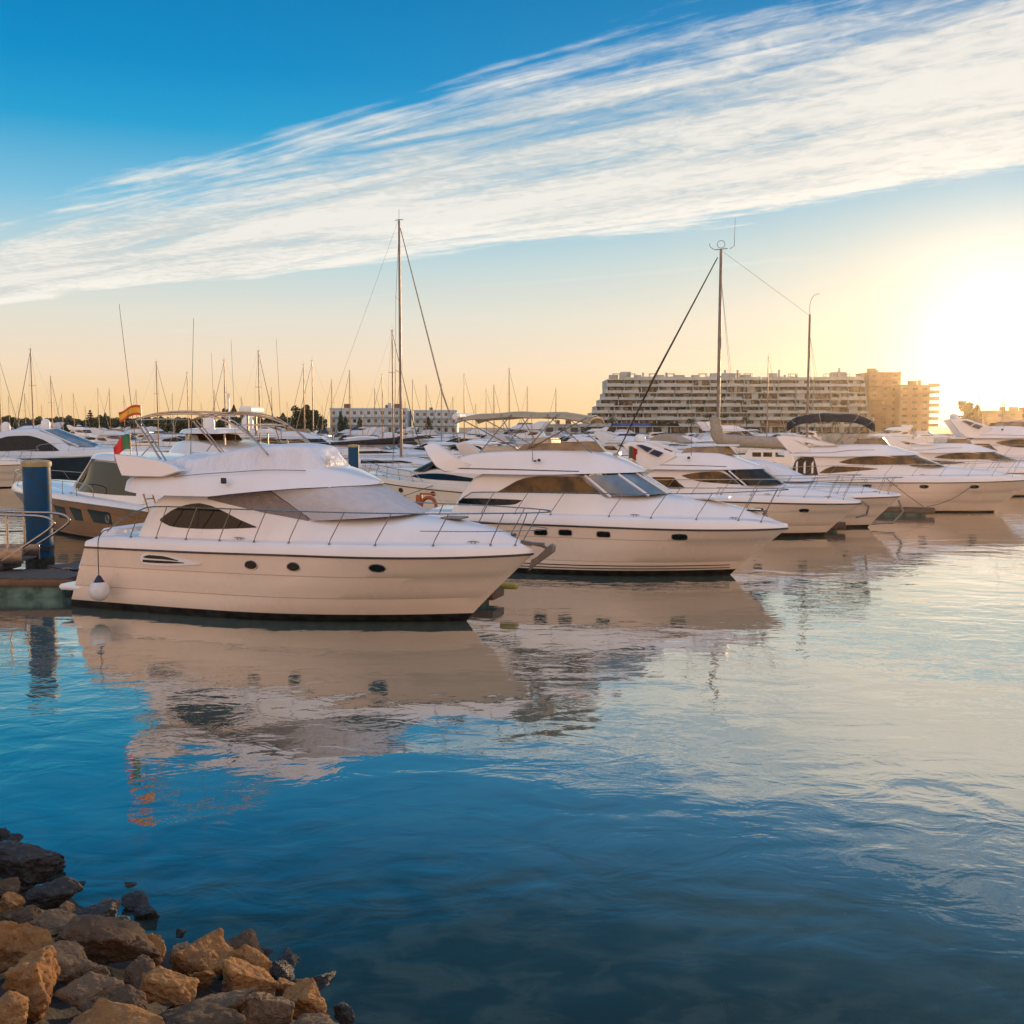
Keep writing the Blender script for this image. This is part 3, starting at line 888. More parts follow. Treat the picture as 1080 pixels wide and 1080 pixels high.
# second yacht: open bridge with a tan deflector, tinted side windows, pale blue windscreen
B2 = dict(
    hull=dict(tip=(2.0, 1.76), xs=-11.2, xsb=-11.6, B=2.2, sheer=[(-12, 1.86), (-8, 1.85), (-4, 1.82), (2, 1.76)], boot=.22, knuckles=(.76, .30)),
    bulw=[(-12, .2), (-11.4, .34), (-9.7, .36), (-4, .40), (0, .36), (1.2, .26), (2, .08)],
    platform=(-12.2, -11.2, .6), railr=.035,
    cabin=[(-10.15, 2.12, 1.88, 2.3, 1.84, .02), (-9.8, 2.12, 1.88, 2.9, 1.8, .04), (-9.3, 2.12, 1.88, 3.5, 1.72, .05), (-8.9, 2.12, 1.88, 3.66, 1.68, .05), (-5.6, 2.12, 1.86, 3.68, 1.58, .05), (-5.25, 2.12, 1.84, 3.56, 1.56, .06),
           (-4.35, 2.12, 1.80, 2.90, 1.55, .12), (-3.4, 2.12, 1.70, 2.82, 1.34, .2), (-2.3, 2.12, 1.52, 2.74, 1.08, .22), (-1, 2.12, 1.22, 2.58, .8, .2), (.4, 2.1, .78, 2.34, .46, .14), (1.2, 2.05, .42, 2.14, .22, .06), (1.6, 1.95, .2, 2.0, .1, .02)],
    windows=[([(-8.35, 2.97, 3.00), (-8.0, 2.97, 3.2), (-7.6, 2.97, 3.42), (-7.2, 2.97, 3.54), (-6.6, 2.97, 3.585), (-5.35, 2.97, 3.59), (-4.95, 2.97, 3.3), (-4.55, 2.96, 2.98)], 'glass_tan'),
             ([(-9.9, 2.46, 2.58), (-9.7, 2.46, 2.72), (-9.0, 2.47, 2.735), (-8.0, 2.51, 2.72), (-7.7, 2.54, 2.715), (-7.42, 2.68, 2.70)], 'glass_dark')],
    screen=dict(mat='glass_blue', top=(-5.25, 1.56, 3.62, -3.35, 3.68), base=(-4.35, 1.58, 2.88, -2.2, 2.97), pw=.75, pillars=[-88, -52, -18, 18, 52, 88], pr=.045),
    fly=[(-10.7, 3.74, 1.62, 3.86, 1.58, .01), (-10.3, 3.70, 1.95, 4.08, 1.86, .01), (-9.9, 3.68, 2.0, 4.24, 1.86, .01), (-9.1, 3.66, 2.02, 4.42, 1.80, .01), (-7.8, 3.65, 2.0, 4.50, 1.68, .02), (-6.4, 3.66, 1.94, 4.52, 1.5, .04), (-5.4, 3.69, 1.78, 4.50, 1.2, .06), (-4.6, 3.71, 1.52, 4.34, .96, .1), (-3.9, 3.72, 1.12, 4.08, .7, .1), (-3.4, 3.73, .72, 3.88, .42, .06), (-3.15, 3.74, .34, 3.80, .2, .02)],
    flyr=.16, flystripe=[([(-10.2, 3.83, 3.87), (-8, 3.81, 3.85), (-5.3, 3.77, 3.80)], 'rail_dark')],
    wings=[([(-11.28, 4.66), (-10.95, 4.78), (-10.75, 4.72), (-9.9, 4.22), (-9.3, 4.0), (-9.4, 3.72), (-10.4, 3.70), (-10.75, 3.88), (-11.1, 4.3)], 1.98, .3, .1, None)],
    flyscreen=dict(mat='acrylic_tan', top=(-7.45, 1.30, 4.76, -5.0, 4.84), base=(-7.9, 1.50, 4.42, -4.65, 4.46)),
    ports=[(-6.6, 1.56, .24, .105, 4), (-5.68, 1.58, .24, .105, 4), (-4.28, 1.56, .24, .105, 4), (-1.61, 1.53, .25, .105, 4)],
    rail=[(-9.8, 2.05, 2.62), (-9.4, 2.06, 2.88), (-8.9, 2.06, 2.98), (-5.5, 2.08, 3.02), (-3, 1.9, 3.03), (-.8, 1.48, 3.06), (.8, .9, 3.12), (1.7, .42, 3.15), (2.0, 0, 3.16)],
    stanch=[-8.9, -7.6, -6.25, -4.1, -2.6, -1.05, .35, 1.1], lean=.5, cleats=[-3.2, .2], anchor=False)
b2, h2, c2, f2 = yacht('motor_yacht', B2, 'white motor yacht with tan tinted side windows and blue windscreen, second from the shore', 'yacht', (7.99, 37.16), -17)
# lines painted along its waterline
for zlo in (.27, .38):
    for s_ in (-1, 1):
        side_panel('boot_line', 'boot_line', b2, h2.y, [(-11.3, zlo, zlo + .04), (-6, zlo, zlo + .04), (-2, zlo, zlo + .04), (0, zlo, zlo + .03)], s_, off=.008, nz=2)
def bimini_cloth(parent, x0, x1, y, z, m, name='bimini_top', sag=.10, drop=.16, thick=.03, skirt=.10):
    b = MB(); rows = []
    for x in np.linspace(x0, x1, 17):
        u = (x - x0) / (x1 - x0)
        zz = z + sag * math.sin(u * PI) - drop * (2 * u - 1) ** 6 + .02 * math.sin(u * PI * 6)
        rows.append([(x, yy * y, zz - .12 * yy * yy - skirt * abs(yy) ** 8) for yy in np.linspace(-1, 1, 13)])
    b.grid(rows); b.grid([[(p[0], p[1], p[2] - thick) for p in r] for r in rows])
    b.grid([rows[0], [(p[0], p[1], p[2] - thick) for p in rows[0]]]); b.grid([rows[-1], [(p[0], p[1], p[2] - thick) for p in rows[-1]]])
    return b.build(name, m, parent, 50)
def bimini_legs(parent, legs, y, r=.02, m='steel'):
    b = MB()
    for (xa, za, xb, zb) in legs:
        for s_ in (-1, 1):
            b.tube([(xa, s_ * y, za), (xb, s_ * (y - .08), zb)], r, 5)
        b.tube([(xb, -(y - .08), zb), (xb, 0, zb + .1), (xb, y - .08, zb)], r, 5)
    return b.build('bimini_frame', m, parent, 60)
bimini_cloth(b2, -10.2, -5.0, 1.35, 5.86, 'canvas_tan', drop=.12)
bimini_legs(b2, [(-7.6, 4.5, -10.0, 5.7), (-7.6, 4.5, -8.4, 5.82), (-7.4, 4.5, -6.2, 5.84), (-7.4, 4.5, -5.1, 5.72), (-4.9, 4.45, -6.6, 5.84), (-9.2, 4.4, -8.0, 5.82)], 1.42)
q = MB(); q.tube([(-10.25, -1.2, 5.78), (-10.25, 1.2, 5.78)], .12, 8); q.build('rolled_canvas', 'tarp_white', b2)
q = MB(); q.rbox((-7.0, .2, 4.72), (.7, 1.6, .5), 0, .1); q.rbox((-8.7, .3, 4.5), (1.4, 2.0, .24), 0, .1); q.build('bridge_seat', 'seat_cream', b2)
for (x, y) in ((-4.2, -.35), (-4.2, -.05)):
    q = MB(); q.tube([(x - .12, y, 4.36), (x + .12, y, 4.40)], [.03, .06], 8); q.tube([(x, y, 4.2), (x, y, 4.37)], .015, 5); q.build('horn', 'steel', b2)
q = MB(); q.rbox((-6.75, -1.88, 4.18), (.1, .1, .1), 0, .02); q.tube([(-6.95, -1.86, 4.14), (-6.85, -1.92, 4.16)], .03, 6); q.build('nav_light', 'rubber', b2)
antenna(b2, -7.0, -1.84, 4.15, 1.7, -.05)
q = MB(); q.rbox((-.9, 0, 2.82), (1.7, 1.0, .10), 0, .05); q.build('sun_pad', 'tarp_white', b2)
q = MB(); q.rbox((.8, 0, 2.40), (.5, .5, .05), 0, .02); q.build('deck_hatch', 'glass_dark', b2)
q = MB(); q.lathe([(.1, 0), (.1, .12), (.06, .16), (.09, .22), (.02, .25)], (1.2, 0, 2.15), 10); q.build('windlass', 'steel_dull', b2)

# third yacht of the row
B3 = dict(B2)
B3.update(
    hull=dict(tip=(1.75, 1.62), xs=-10.2, xsb=-10.6, B=2.05, sheer=[(-11, 1.72), (-6, 1.72), (-2, 1.70), (2, 1.62)], boot=.18, knuckles=(.74, .32)),
    bulw=[(-11, .2), (-10, .34), (-4, .36), (0, .3), (1.2, .2), (1.8, .06)], platform=(-11.1, -10.2, .55),
    cabin=[(-8.9, 2.0, 1.75, 2.2, 1.7, .02), (-8.4, 2.0, 1.75, 3.1, 1.62, .05), (-8.0, 2.0, 1.75, 3.24, 1.6, .05), (-4.9, 2.0, 1.72, 3.26, 1.48, .05), (-4.6, 2.0, 1.7, 3.14, 1.46, .06), (-3.8, 2.0, 1.66, 2.52, 1.42, .12),
           (-2.9, 2.0, 1.52, 2.48, 1.2, .18), (-1.8, 1.98, 1.3, 2.38, .9, .16), (-.5, 1.95, .95, 2.2, .6, .14), (.7, 1.9, .5, 2.0, .28, .06), (1.2, 1.8, .25, 1.86, .1, .02)],
    windows=[([(-6.75, 2.93, 2.96), (-6.4, 2.8, 3.04), (-5.8, 2.66, 3.12), (-5.0, 2.6, 3.17), (-4.7, 2.58, 3.08), (-4.0, 2.55, 2.60)], 'glass_tan'),
             ([(-8.35, 2.60, 2.8), (-8.1, 2.40, 2.86), (-7.2, 2.30, 2.86), (-6.9, 2.30, 2.6), (-6.6, 2.32, 2.38)], 'glass_tan')],
    screen=dict(mat='glass_dark', top=(-4.65, 1.46, 3.20, -2.9, 3.26), base=(-3.85, 1.44, 2.50, -1.9, 2.58), pw=.7, pillars=[-88, 88], pr=.04),
    fly=[(-8.9, 3.28, 1.6, 3.44, 1.56, .01), (-8.5, 3.26, 1.85, 3.7, 1.72, .01), (-7.4, 3.25, 1.9, 3.98, 1.66, .01), (-6.2, 3.25, 1.88, 4.08, 1.5, .03), (-5.2, 3.26, 1.75, 4.06, 1.2, .06), (-4.3, 3.27, 1.42, 3.82, .9, .08), (-3.6, 3.28, 1.02, 3.56, .6, .08), (-3.0, 3.28, .5, 3.36, .3, .04), (-2.8, 3.29, .2, 3.32, .1, .01)],
    flystripe=[([(-8.3, 3.46, 3.49), (-6, 3.44, 3.47), (-4.6, 3.40, 3.43)], 'rail_dark')],
    wings=[([(-9.75, 4.48), (-9.3, 4.60), (-8.6, 4.56), (-7.2, 4.08), (-7.0, 3.9), (-8.0, 3.3), (-8.7, 3.28), (-9.1, 3.6)], 1.85, .24, .1, None)],
    flyscreen=dict(mat='acrylic_tan', top=(-6.6, 1.2, 4.30, -4.6, 4.36), base=(-6.9, 1.36, 4.0, -4.2, 4.0)),
    ports=[(-.9, 1.35, .22, .09, 2.5), (-3.0, 1.38, .22, .09, 2.5), (-5.5, 1.4, .22, .09, 2.5)],
    rail=[(-8.6, 1.95, 2.5), (-8.2, 1.95, 2.72), (-5, 1.94, 2.80), (-2.5, 1.75, 2.84), (-.8, 1.36, 2.90), (.6, .8, 2.98), (1.4, .4, 3.02), (1.75, 0, 3.03)],
    rail2=[(-5, 1.94, 2.4), (-2.5, 1.75, 2.42), (-.8, 1.36, 2.48), (.6, .75, 2.5), (1.3, .35, 2.52), (1.6, 0, 2.52)],
    stanch=[-7.6, -6.2, -4.8, -3.4, -2.1, -.9, .2, .9], cleats=[-2.6, .2])
b3, h3, c3, f3 = yacht('motor_yacht', B3, 'white motor yacht with dark panes in its radar wing, third yacht from the shore', 'yacht', (15.34, 50.24), -17)
for s_ in (-1, 1):
    for poly in ([(-9.0, 4.46), (-8.72, 4.46), (-8.2, 4.28), (-8.45, 4.10)], [(-8.35, 4.04), (-8.1, 4.23), (-7.65, 4.07), (-7.9, 3.86)]):
        q = MB(); q.prism(poly, s_ * 1.90, s_ * 1.55, .01, lean=-s_ * .1); q.build('wing_pane', 'canvas_navy', b3)
q = MB(); q.rbox((-5.2, .1, 4.42), (2.1, 1.5, .07), 0, .03); q.build('bridge_table', 'white_paint', b3)
dome(b3, -9.2, .3, 4.55, .3, .42)
antenna(b3, -6.3, -1.7, 3.95, 3.6, 0)
q = MB(); q.lathe([(.07, 0), (.07, .1), (.03, .12)], (-6.4, -1.84, 3.78), 8); q.build('nav_light', 'rubber', b3)
q = MB(); q.tube([(1.75, -.1, 1.75), (2.1, -.05, 1.5), (2.0, 0, 1.1), (1.5, 0, .95)], .06, 6); q.build('anchor', 'steel_dull', b3)

# fourth: a low express cruiser under a pale canvas cover
BS = dict(
    hull=dict(tip=(1.6, 1.66), xs=-9.6, xsb=-9.9, B=1.85, sheer=[(-10, 1.5), (-5, 1.58), (2, 1.68)], boot=.14, knuckles=(.72, .34)),
    bulw=[(-10, .14), (-9, .26), (-3, .28), (0, .26), (1, .18), (1.7, .05)], platform=(-10.4, -9.6, .5),
    cabin=[(-8.6, 1.75, 1.55, 1.9, 1.5, .02), (-8.2, 1.75, 1.56, 2.5, 1.44, .05), (-5.2, 1.75, 1.55, 2.56, 1.3, .06), (-4.2, 1.75, 1.5, 2.36, 1.22, .12), (-3, 1.75, 1.38, 2.24, 1.02, .18), (-1.6, 1.75, 1.12, 2.16, .74, .16), (-.2, 1.75, .74, 2.04, .46, .12), (.9, 1.72, .34, 1.86, .18, .04), (1.2, 1.7, .16, 1.78, .08, .01)],
    windows=[([(-7.6, 2.0, 2.04), (-6.8, 1.98, 2.2), (-5.0, 2.0, 2.24), (-3.6, 2.04, 2.12), (-3.2, 2.06, 2.08)], 'glass_dark')],
    screen=dict(mat='tarp_white', top=(-5.9, 1.3, 3.28, -4.8, 3.40), base=(-5.0, 1.34, 2.46, -2.7, 2.44), pw=.75, pillars=[]),
    covers=[([(-8.7, 2.4, 1.4, 2.7, 1.3, .05), (-8.0, 2.45, 1.42, 3.3, 1.22, .1), (-6.6, 2.46, 1.4, 3.5, 1.2, .1), (-5.6, 2.46, 1.36, 3.42, 1.16, .1), (-5.0, 2.46, 1.2, 3.32, .9, .08), (-4.6, 2.46, .9, 3.2, .6, .05)], 'tarp_white', 'cockpit_cover')],
    ports=[(-1.2, 1.32, .2, .09, 2), (-2.8, 1.30, .2, .09, 2)],
    rail=[(-5.0, 1.7, 1.92), (-4.4, 1.68, 2.36), (-2.5, 1.5, 2.50), (-.6, 1.08, 2.58), (.6, .66, 2.64), (1.4, .3, 2.68), (1.7, 0, 2.68)],
    rail2=[(-3.0, 1.58, 2.12), (-.6, 1.1, 2.2), (.6, .62, 2.24), (1.5, 0, 2.26)],
    stanch=[-4.2, -2.9, -1.6, -.4, .5, .95], lean=.3, cleats=[-2.2, .3])
b4, h4, c4, f4 = yacht('express_cruiser', BS, 'low white express cruiser under a pale canvas cockpit cover, half hidden by the third yacht', 'cruiser', (18.99, 54.43), -17)
q = MB(); q.tube([(1.5, -.05, 1.5), (1.75, -.05, .9), (1.3, -.1, .3), (.2, -.3, .22)], .06, 6); q.build('anchor', 'steel_dull', b4)

# fifth: long flybridge yacht with sweeping tan windows and a black bimini
B5 = dict(
    hull=dict(tip=(2.2, 2.05), xs=-12.6, xsb=-13.0, B=2.3, sheer=[(-13, 1.80), (-8, 1.83), (-4, 1.88), (2.2, 2.05)], boot=.10, knuckles=(.66, .34)),
    bulw=[(-13, .2), (-12, .36), (-9, .46), (-3, .42), (0, .36), (1.4, .24), (2.2, .06)], platform=(-13.6, -12.6, .6), railr=.03,
    cabin=[(-12.3, 2.0, 1.9, 2.4, 1.86, .02), (-11.9, 2.0, 1.95, 3.2, 1.84, .04), (-11.4, 2.0, 1.95, 3.5, 1.8, .04), (-6.6, 2.05, 1.9, 3.56, 1.6, .05), (-5.9, 2.05, 1.86, 3.42, 1.56, .06), (-4.6, 2.05, 1.72, 2.9, 1.36, .14), (-3.4, 2.08, 1.52, 2.74, 1.1, .18), (-1.8, 2.1, 1.18, 2.6, .78, .16), (-.2, 2.15, .78, 2.48, .46, .12), (1.0, 2.15, .38, 2.3, .2, .05), (1.5, 2.15, .16, 2.24, .08, .01)],
    windows=[([(-9.3, 3.06, 3.10), (-8.8, 2.98, 3.26), (-8.0, 2.95, 3.42), (-7.0, 2.94, 3.48), (-6.3, 2.93, 3.44), (-5.4, 2.92, 3.18), (-4.9, 2.90, 2.98)], 'glass_tan'),
             ([(-10.5, 2.36, 2.40), (-10.1, 2.36, 2.66), (-9.6, 2.40, 2.82), (-8.4, 2.52, 2.80), (-7.0, 2.66, 2.70)], 'glass_tan'),
             ([(-12.2, 2.3, 2.4), (-12.0, 2.1, 3.1), (-11.4, 2.1, 3.40), (-10.9, 2.1, 3.38), (-10.7, 2.1, 2.8), (-10.55, 2.1, 2.2)], 'glass_dark')],
    screen=dict(mat='glass_tan', top=(-6.4, 1.56, 3.50, -4.6, 3.52), base=(-5.0, 1.52, 2.86, -2.9, 2.86), pw=.7, pillars=[-60, 60], pr=.03, pm='rail_dark'),
    fly=[(-13.1, 3.52, 1.5, 3.62, 1.46, .01), (-12.6, 3.46, 1.95, 3.76, 1.86, .01), (-11.4, 3.44, 2.05, 3.98, 1.86, .01), (-9.6, 3.44, 2.06, 4.14, 1.76, .02), (-8.2, 3.47, 2.0, 4.22, 1.6, .04), (-7.0, 3.5, 1.84, 4.20, 1.3, .06), (-6.0, 3.52, 1.52, 4.0, .94, .08), (-5.2, 3.53, 1.1, 3.78, .62, .06), (-4.6, 3.54, .6, 3.62, .34, .03), (-4.4, 3.54, .25, 3.58, .12, .01)],
    flyr=.26, flystripe=[([(-12.4, 3.62, 3.65), (-10, 3.66, 3.69), (-8.6, 3.82, 3.85), (-7.2, 3.86, 3.88)], 'rail_dark')],
    wings=[([(-13.25, 4.66), (-13.0, 4.74), (-11.8, 4.70), (-10.2, 4.36), (-9.4, 4.14), (-10.4, 4.12), (-11.6, 4.42), (-12.3, 4.5), (-11.2, 4.0), (-11.0, 3.8), (-12.2, 3.6), (-12.6, 3.9)], 1.98, .26, .1, None)],
    flyscreen=dict(mat='acrylic_tan', top=(-8.2, 1.2, 4.5, -6.6, 4.58), base=(-8.6, 1.4, 4.16, -6.2, 4.1)),
    ports=[(-7.6, 1.62, .26, .11, 2), (-4.3, 1.64, .26, .11, 2), (-1.4, 1.66, .26, .11, 2)],
    rail=[(-12.2, 2.1, 2.5), (-11.8, 2.12, 2.76), (-8, 2.14, 2.92), (-4, 2.0, 3.0), (-1.5, 1.55, 3.08), (.4, .98, 3.18), (1.6, .5, 3.24), (2.2, 0, 3.26)],
    stanch=[-11.4, -9.9, -8.3, -6.6, -5.0, -3.4, -1.8, -.4, .8], lean=.5, cleats=[-4.4, .4])
b5, h5, c5, f5 = yacht('motor_yacht', B5, 'long white motor yacht with sweeping tan windows and a black bimini over its bridge', 'yacht', (30.15, 63.87), -17)
bimini_cloth(b5, -12.6, -7.2, 1.5, 5.95, 'canvas_black', sag=.24, drop=.40, skirt=.40)
bimini_legs(b5, [(-10.2, 4.1, -12.3, 5.7), (-10.2, 4.1, -10.6, 6.1), (-9.6, 4.1, -8.2, 6.05), (-9.4, 4.1, -7.3, 5.7)], 1.5)
q = MB(); q.rbox((-8.7, .3, 4.4), (.9, 1.4, .5), 0, .1); q.build('bridge_seat', 'seat_cream', b5)
for s_ in (-1, 1):
    for k in range(3):
        x = -11.95 + k * .48
        side_panel('window_divider', 'gelcoat', b5, c5.y, [(x, 2.35, 3.0), (x + .12, 2.35, 3.15)], s_, off=.02, smooth=False)

# ------------------------------------------------------------------ yachts on the far side of the pontoon
BB = dict(
    hull=dict(tip=(1.8, 2.0), xs=-16.4, xsb=-16.8, B=2.35, sheer=[(-17, 1.62), (-8, 1.78), (2, 2.02)], boot=.12, knuckles=(.80, .12), step=.02),
    gel='gelcoat', hullmat='bronze_hull', railmat='steel', railr=.03,
    bulw=[(-17, .2), (-12, .3), (-3, .34), (0, .3), (1, .2), (1.8, .05)], platform=(-17.4, -16.4, .5),
    cabin=[(-15.6, 1.9, 1.9, 2.1, 1.8, .02), (-15.2, 1.9, 1.9, 3.7, 1.7, .04), (-10.6, 1.9, 1.9, 3.8, 1.6, .06), (-9.4, 1.9, 1.86, 3.0, 1.5, .1), (-8.3, 1.92, 1.76, 2.4, 1.4, .14), (-6, 1.95, 1.55, 2.34, 1.1, .14), (-3, 2.0, 1.2, 2.36, .8, .12), (-1, 2.05, .8, 2.32, .45, .1), (.6, 2.05, .34, 2.2, .18, .04), (1.0, 2.05, .15, 2.12, .08, .01)],
    windows=[([(-15.0, 2.25, 3.6), (-12.4, 2.2, 3.68), (-10.7, 2.2, 3.72), (-9.6, 2.2, 3.06), (-8.8, 2.2, 2.5), (-8.5, 2.2, 2.34)], 'glass_dark')],
    screen=dict(mat='glass_dark', top=(-10.6, 1.6, 3.84, -9.6, 3.9), base=(-8.9, 1.6, 2.36, -6.9, 2.42), pw=.8, pillars=[-80, 80]),
    fly=[(-16.0, 3.80, 1.5, 3.88, 1.46, .02), (-14.8, 3.76, 1.9, 3.98, 1.74, .05), (-11.6, 3.80, 1.86, 4.08, 1.62, .08), (-10.0, 3.86, 1.5, 4.06, 1.25, .06), (-9.2, 3.90, .8, 3.98, .6, .02)],
    ports=[], rail=[(-11.5, 2.15, 2.05), (-11, 2.2, 2.62), (-6, 2.1, 2.7), (-2.5, 1.7, 2.78), (0, 1.0, 2.86), (1.1, .5, 2.9), (1.6, 0, 2.9)],
    stanch=[-10, -8.5, -7, -5.5, -4, -2.6, -1, .4], lean=.15, cleats=[-9, -4, 0])
bb, hb_, cb_, fb_ = yacht('motor_yacht', BB, 'brown hulled motor yacht with square hull windows, bow pointing away behind the nearest yacht', 'yacht', (-26.9, 57.6), 138)
for (xa, xb) in ((-8.9, -7.6), (-10.6, -9.3), (-13.4, -11.2)):
    for s_ in (-1, 1):
        side_panel('hull_window', 'glass_matte', bb, hb_.y, [(xa, .86, .90), (xa + .18, .86, 1.42), (xb - .45, .86, 1.46), (xb, 1.36, 1.47)], s_, off=.012, smooth=False)
for s_ in (-1, 1):
    porthole(bb, lambda x, z: hb_.y(x, z) + .01, -13.0, 1.12, .15, .17, s_, 2)
q = MB(); q.tube([(1.5, 0, 2.0), (2.1, 0, 1.9), (2.2, 0, 1.5)], .09, 6); q.build('bow_roller', 'white_paint', bb)
q = MB(); q.rbox((-11.4, .2, 2.8), (.7, 1.0, 1.0), 0, .15); q.build('helm_seat', 'orange', bb)

BR = dict(B3)
BR.update(hull=dict(tip=(2.1, 2.0), xs=-13.2, xsb=-13.6, B=2.3, sheer=[(-14, 1.8), (2, 2.0)], boot=.15, knuckles=(.7, .35)),
    bulw=[(-14, .3), (-4, .4), (1, .2), (2, .05)],
    cabin=[(-12, 2, 1.95, 2.4, 1.9, .02), (-11.6, 2, 1.95, 3.6, 1.8, .05), (-6, 2, 1.9, 3.7, 1.6, .05), (-4.8, 2.1, 1.8, 2.9, 1.5, .12), (-2, 2.1, 1.3, 2.7, .9, .18), (.4, 2.1, .6, 2.4, .35, .1), (1.3, 2.1, .2, 2.2, .1, .02)],
    windows=[([(-11, 2.7, 3.4), (-8, 2.7, 3.45), (-6, 2.75, 3.4), (-5.2, 2.8, 2.9)], 'glass_dark')],
    screen=dict(mat='glass_dark', top=(-6.0, 1.6, 3.66, -4.4, 3.7), base=(-4.9, 1.6, 2.85, -2.8, 2.9), pw=.7, pillars=[]),
    fly=[(-12.6, 3.72, 1.6, 3.84, 1.56, .01), (-11, 3.68, 2.05, 4.3, 1.9, .01), (-8, 3.68, 2.0, 4.6, 1.7, .02), (-6, 3.7, 1.7, 4.5, 1.2, .05), (-4.4, 3.72, .9, 3.95, .6, .04), (-4, 3.73, .3, 3.8, .2, .01)],
    flystripe=[], wings=[],
    flyscreen=dict(mat='acrylic_tan', top=(-8.2, 1.3, 4.9, -6.4, 5.0), base=(-8.6, 1.4, 4.5, -6.0, 4.4)),
    covers=[([(-11.4, 5.02, 1.5, 5.14, 1.4, .02), (-10.8, 4.98, 1.75, 5.2, 1.62, .06), (-7.6, 4.98, 1.7, 5.22, 1.55, .07), (-6.6, 5.0, 1.4, 5.18, 1.25, .04), (-6.2, 5.04, .9, 5.12, .8, .01)], 'gelcoat', 'hardtop')],
    ports=[(-1.5, 1.6, .22, .1, 2), (-4.5, 1.6, .22, .1, 2)], rail=[(-9, 2.05, 2.6), (-4, 1.95, 3.0), (-1, 1.4, 3.1), (1, .7, 3.2), (2, 0, 3.2)], stanch=[-7, -5, -3, -1.4, .2], rail2=[(-3, 1.7, 2.5), (1, .6, 2.6), (1.9, 0, 2.6)])
br, hr_, cr_, fr_ = yacht('motor_yacht', BR, 'white hardtop motor yacht carrying a radar bar and two domes, behind the nearest yacht', 'yacht', (-22.4, 62.0), 139)
for yy in (-.9, .9):
    for xx in (-7.2, -10.9):
        q = MB(); q.tube([(xx, yy * 1.5, 4.4), (xx, yy * 1.5, 5.05)], .05, 6); q.build('hardtop_post', 'steel', br)
dome(br, -9.7, -.9, 5.22, .32, .72); dome(br, -8.9, 1.0, 5.22, .32, .72)
q = MB()
q.tube([(-11.4, -.25, 4.9), (-11.4, -.25, 6.05)], .06, 6); q.tube([(-11.4, .25, 4.9), (-11.4, .25, 6.05)], .06, 6)
q.build('radar_mast', 'steel_dull', br)
q = MB(); q.rbox((-11.4, 0, 6.2), (.7, 1.7, .42), .5, .12); q.build('radar_scanner', 'white_paint', br)
q = MB(); q.tube([(-9.3, 0, 5.2), (-9.3, 0, 6.9)], .05, 6); q.rbox((-9.3, 0, 6.0), (.3, .9, .25), 0, .06); q.lathe([(.1, 0), (.1, .2), (.05, .26)], (-9.3, 0, 6.9), 8); q.build('light_mast', 'white_paint', br)
antenna(br, -11.8, 1.3, 4.6, 5.2, .2); antenna(br, -12.2, -1.3, 4.6, 5.4, .3); antenna(br, -7.9, 0, 5.2, 4.2, .15)

BW = dict(BS)
BW.update(hull=dict(tip=(1.9, 2.22), xs=-12.2, xsb=-12.5, B=2.1, sheer=[(-13, 1.62), (-6, 1.78), (2, 2.25)], boot=.12, knuckles=(.66, .33)), gel='gelcoat_cream',
    bulw=[(-13, .2), (-8, .34), (-2, .36), (.6, .26), (1.9, .06)], platform=(-13, -12.2, .5),
    cabin=[(-11, 1.9, 1.8, 2.2, 1.75, .02), (-10.5, 1.9, 1.8, 2.8, 1.6, .05), (-6.5, 1.95, 1.75, 2.86, 1.45, .08), (-5, 2.0, 1.66, 2.7, 1.3, .14), (-3, 2.1, 1.35, 2.66, .95, .16), (-1, 2.2, .9, 2.62, .55, .12), (.6, 2.3, .4, 2.5, .2, .04), (1.0, 2.3, .15, 2.42, .08, .01)],
    windows=[([(-9.8, 2.3, 2.5), (-7, 2.3, 2.66), (-5, 2.35, 2.55), (-4.4, 2.4, 2.44)], 'glass_dark')],
    screen=dict(mat='glass_dark', top=(-6.6, 1.4, 3.3, -5.6, 3.34), base=(-5.6, 1.4, 2.72, -3.6, 2.76), pw=.8, pillars=[-60, 0, 60], pm='steel'),
    covers=[([(-10.4, 2.7, 1.4, 3.0, 1.3, .05), (-9, 2.75, 1.45, 3.5, 1.2, .1), (-7, 2.75, 1.4, 3.5, 1.15, .08), (-6.4, 2.75, 1.2, 3.34, 1.0, .05)], 'canvas_black', 'cockpit_canopy')],
    ports=[(-.6, 1.78, .17, .12, 2), (-1.9, 1.68, .2, .13, 2), (-4.2, 1.6, .2, .13, 2), (-7, 1.52, .2, .13, 2)],
    rail=[(-6, 1.95, 2.2), (-5, 1.95, 2.7), (-3, 1.75, 2.86), (-1, 1.25, 3.0), (.6, .75, 3.12), (1.6, .35, 3.2), (2.0, 0, 3.2)], rail2=[(-5, 1.94, 2.4), (-3, 1.75, 2.5), (-1, 1.25, 2.64), (.6, .75, 2.8), (1.8, 0, 2.85)],
    stanch=[-5.2, -4, -2.8, -1.6, -.5, .4, 1.0], lean=.3)
bw, hw_, cw_, fw_ = yacht('express_cruiser', BW, 'cream express cruiser with oval portholes, bow pointing away between the two nearest yachts', 'cruiser', (-8.2, 64.6), 137)

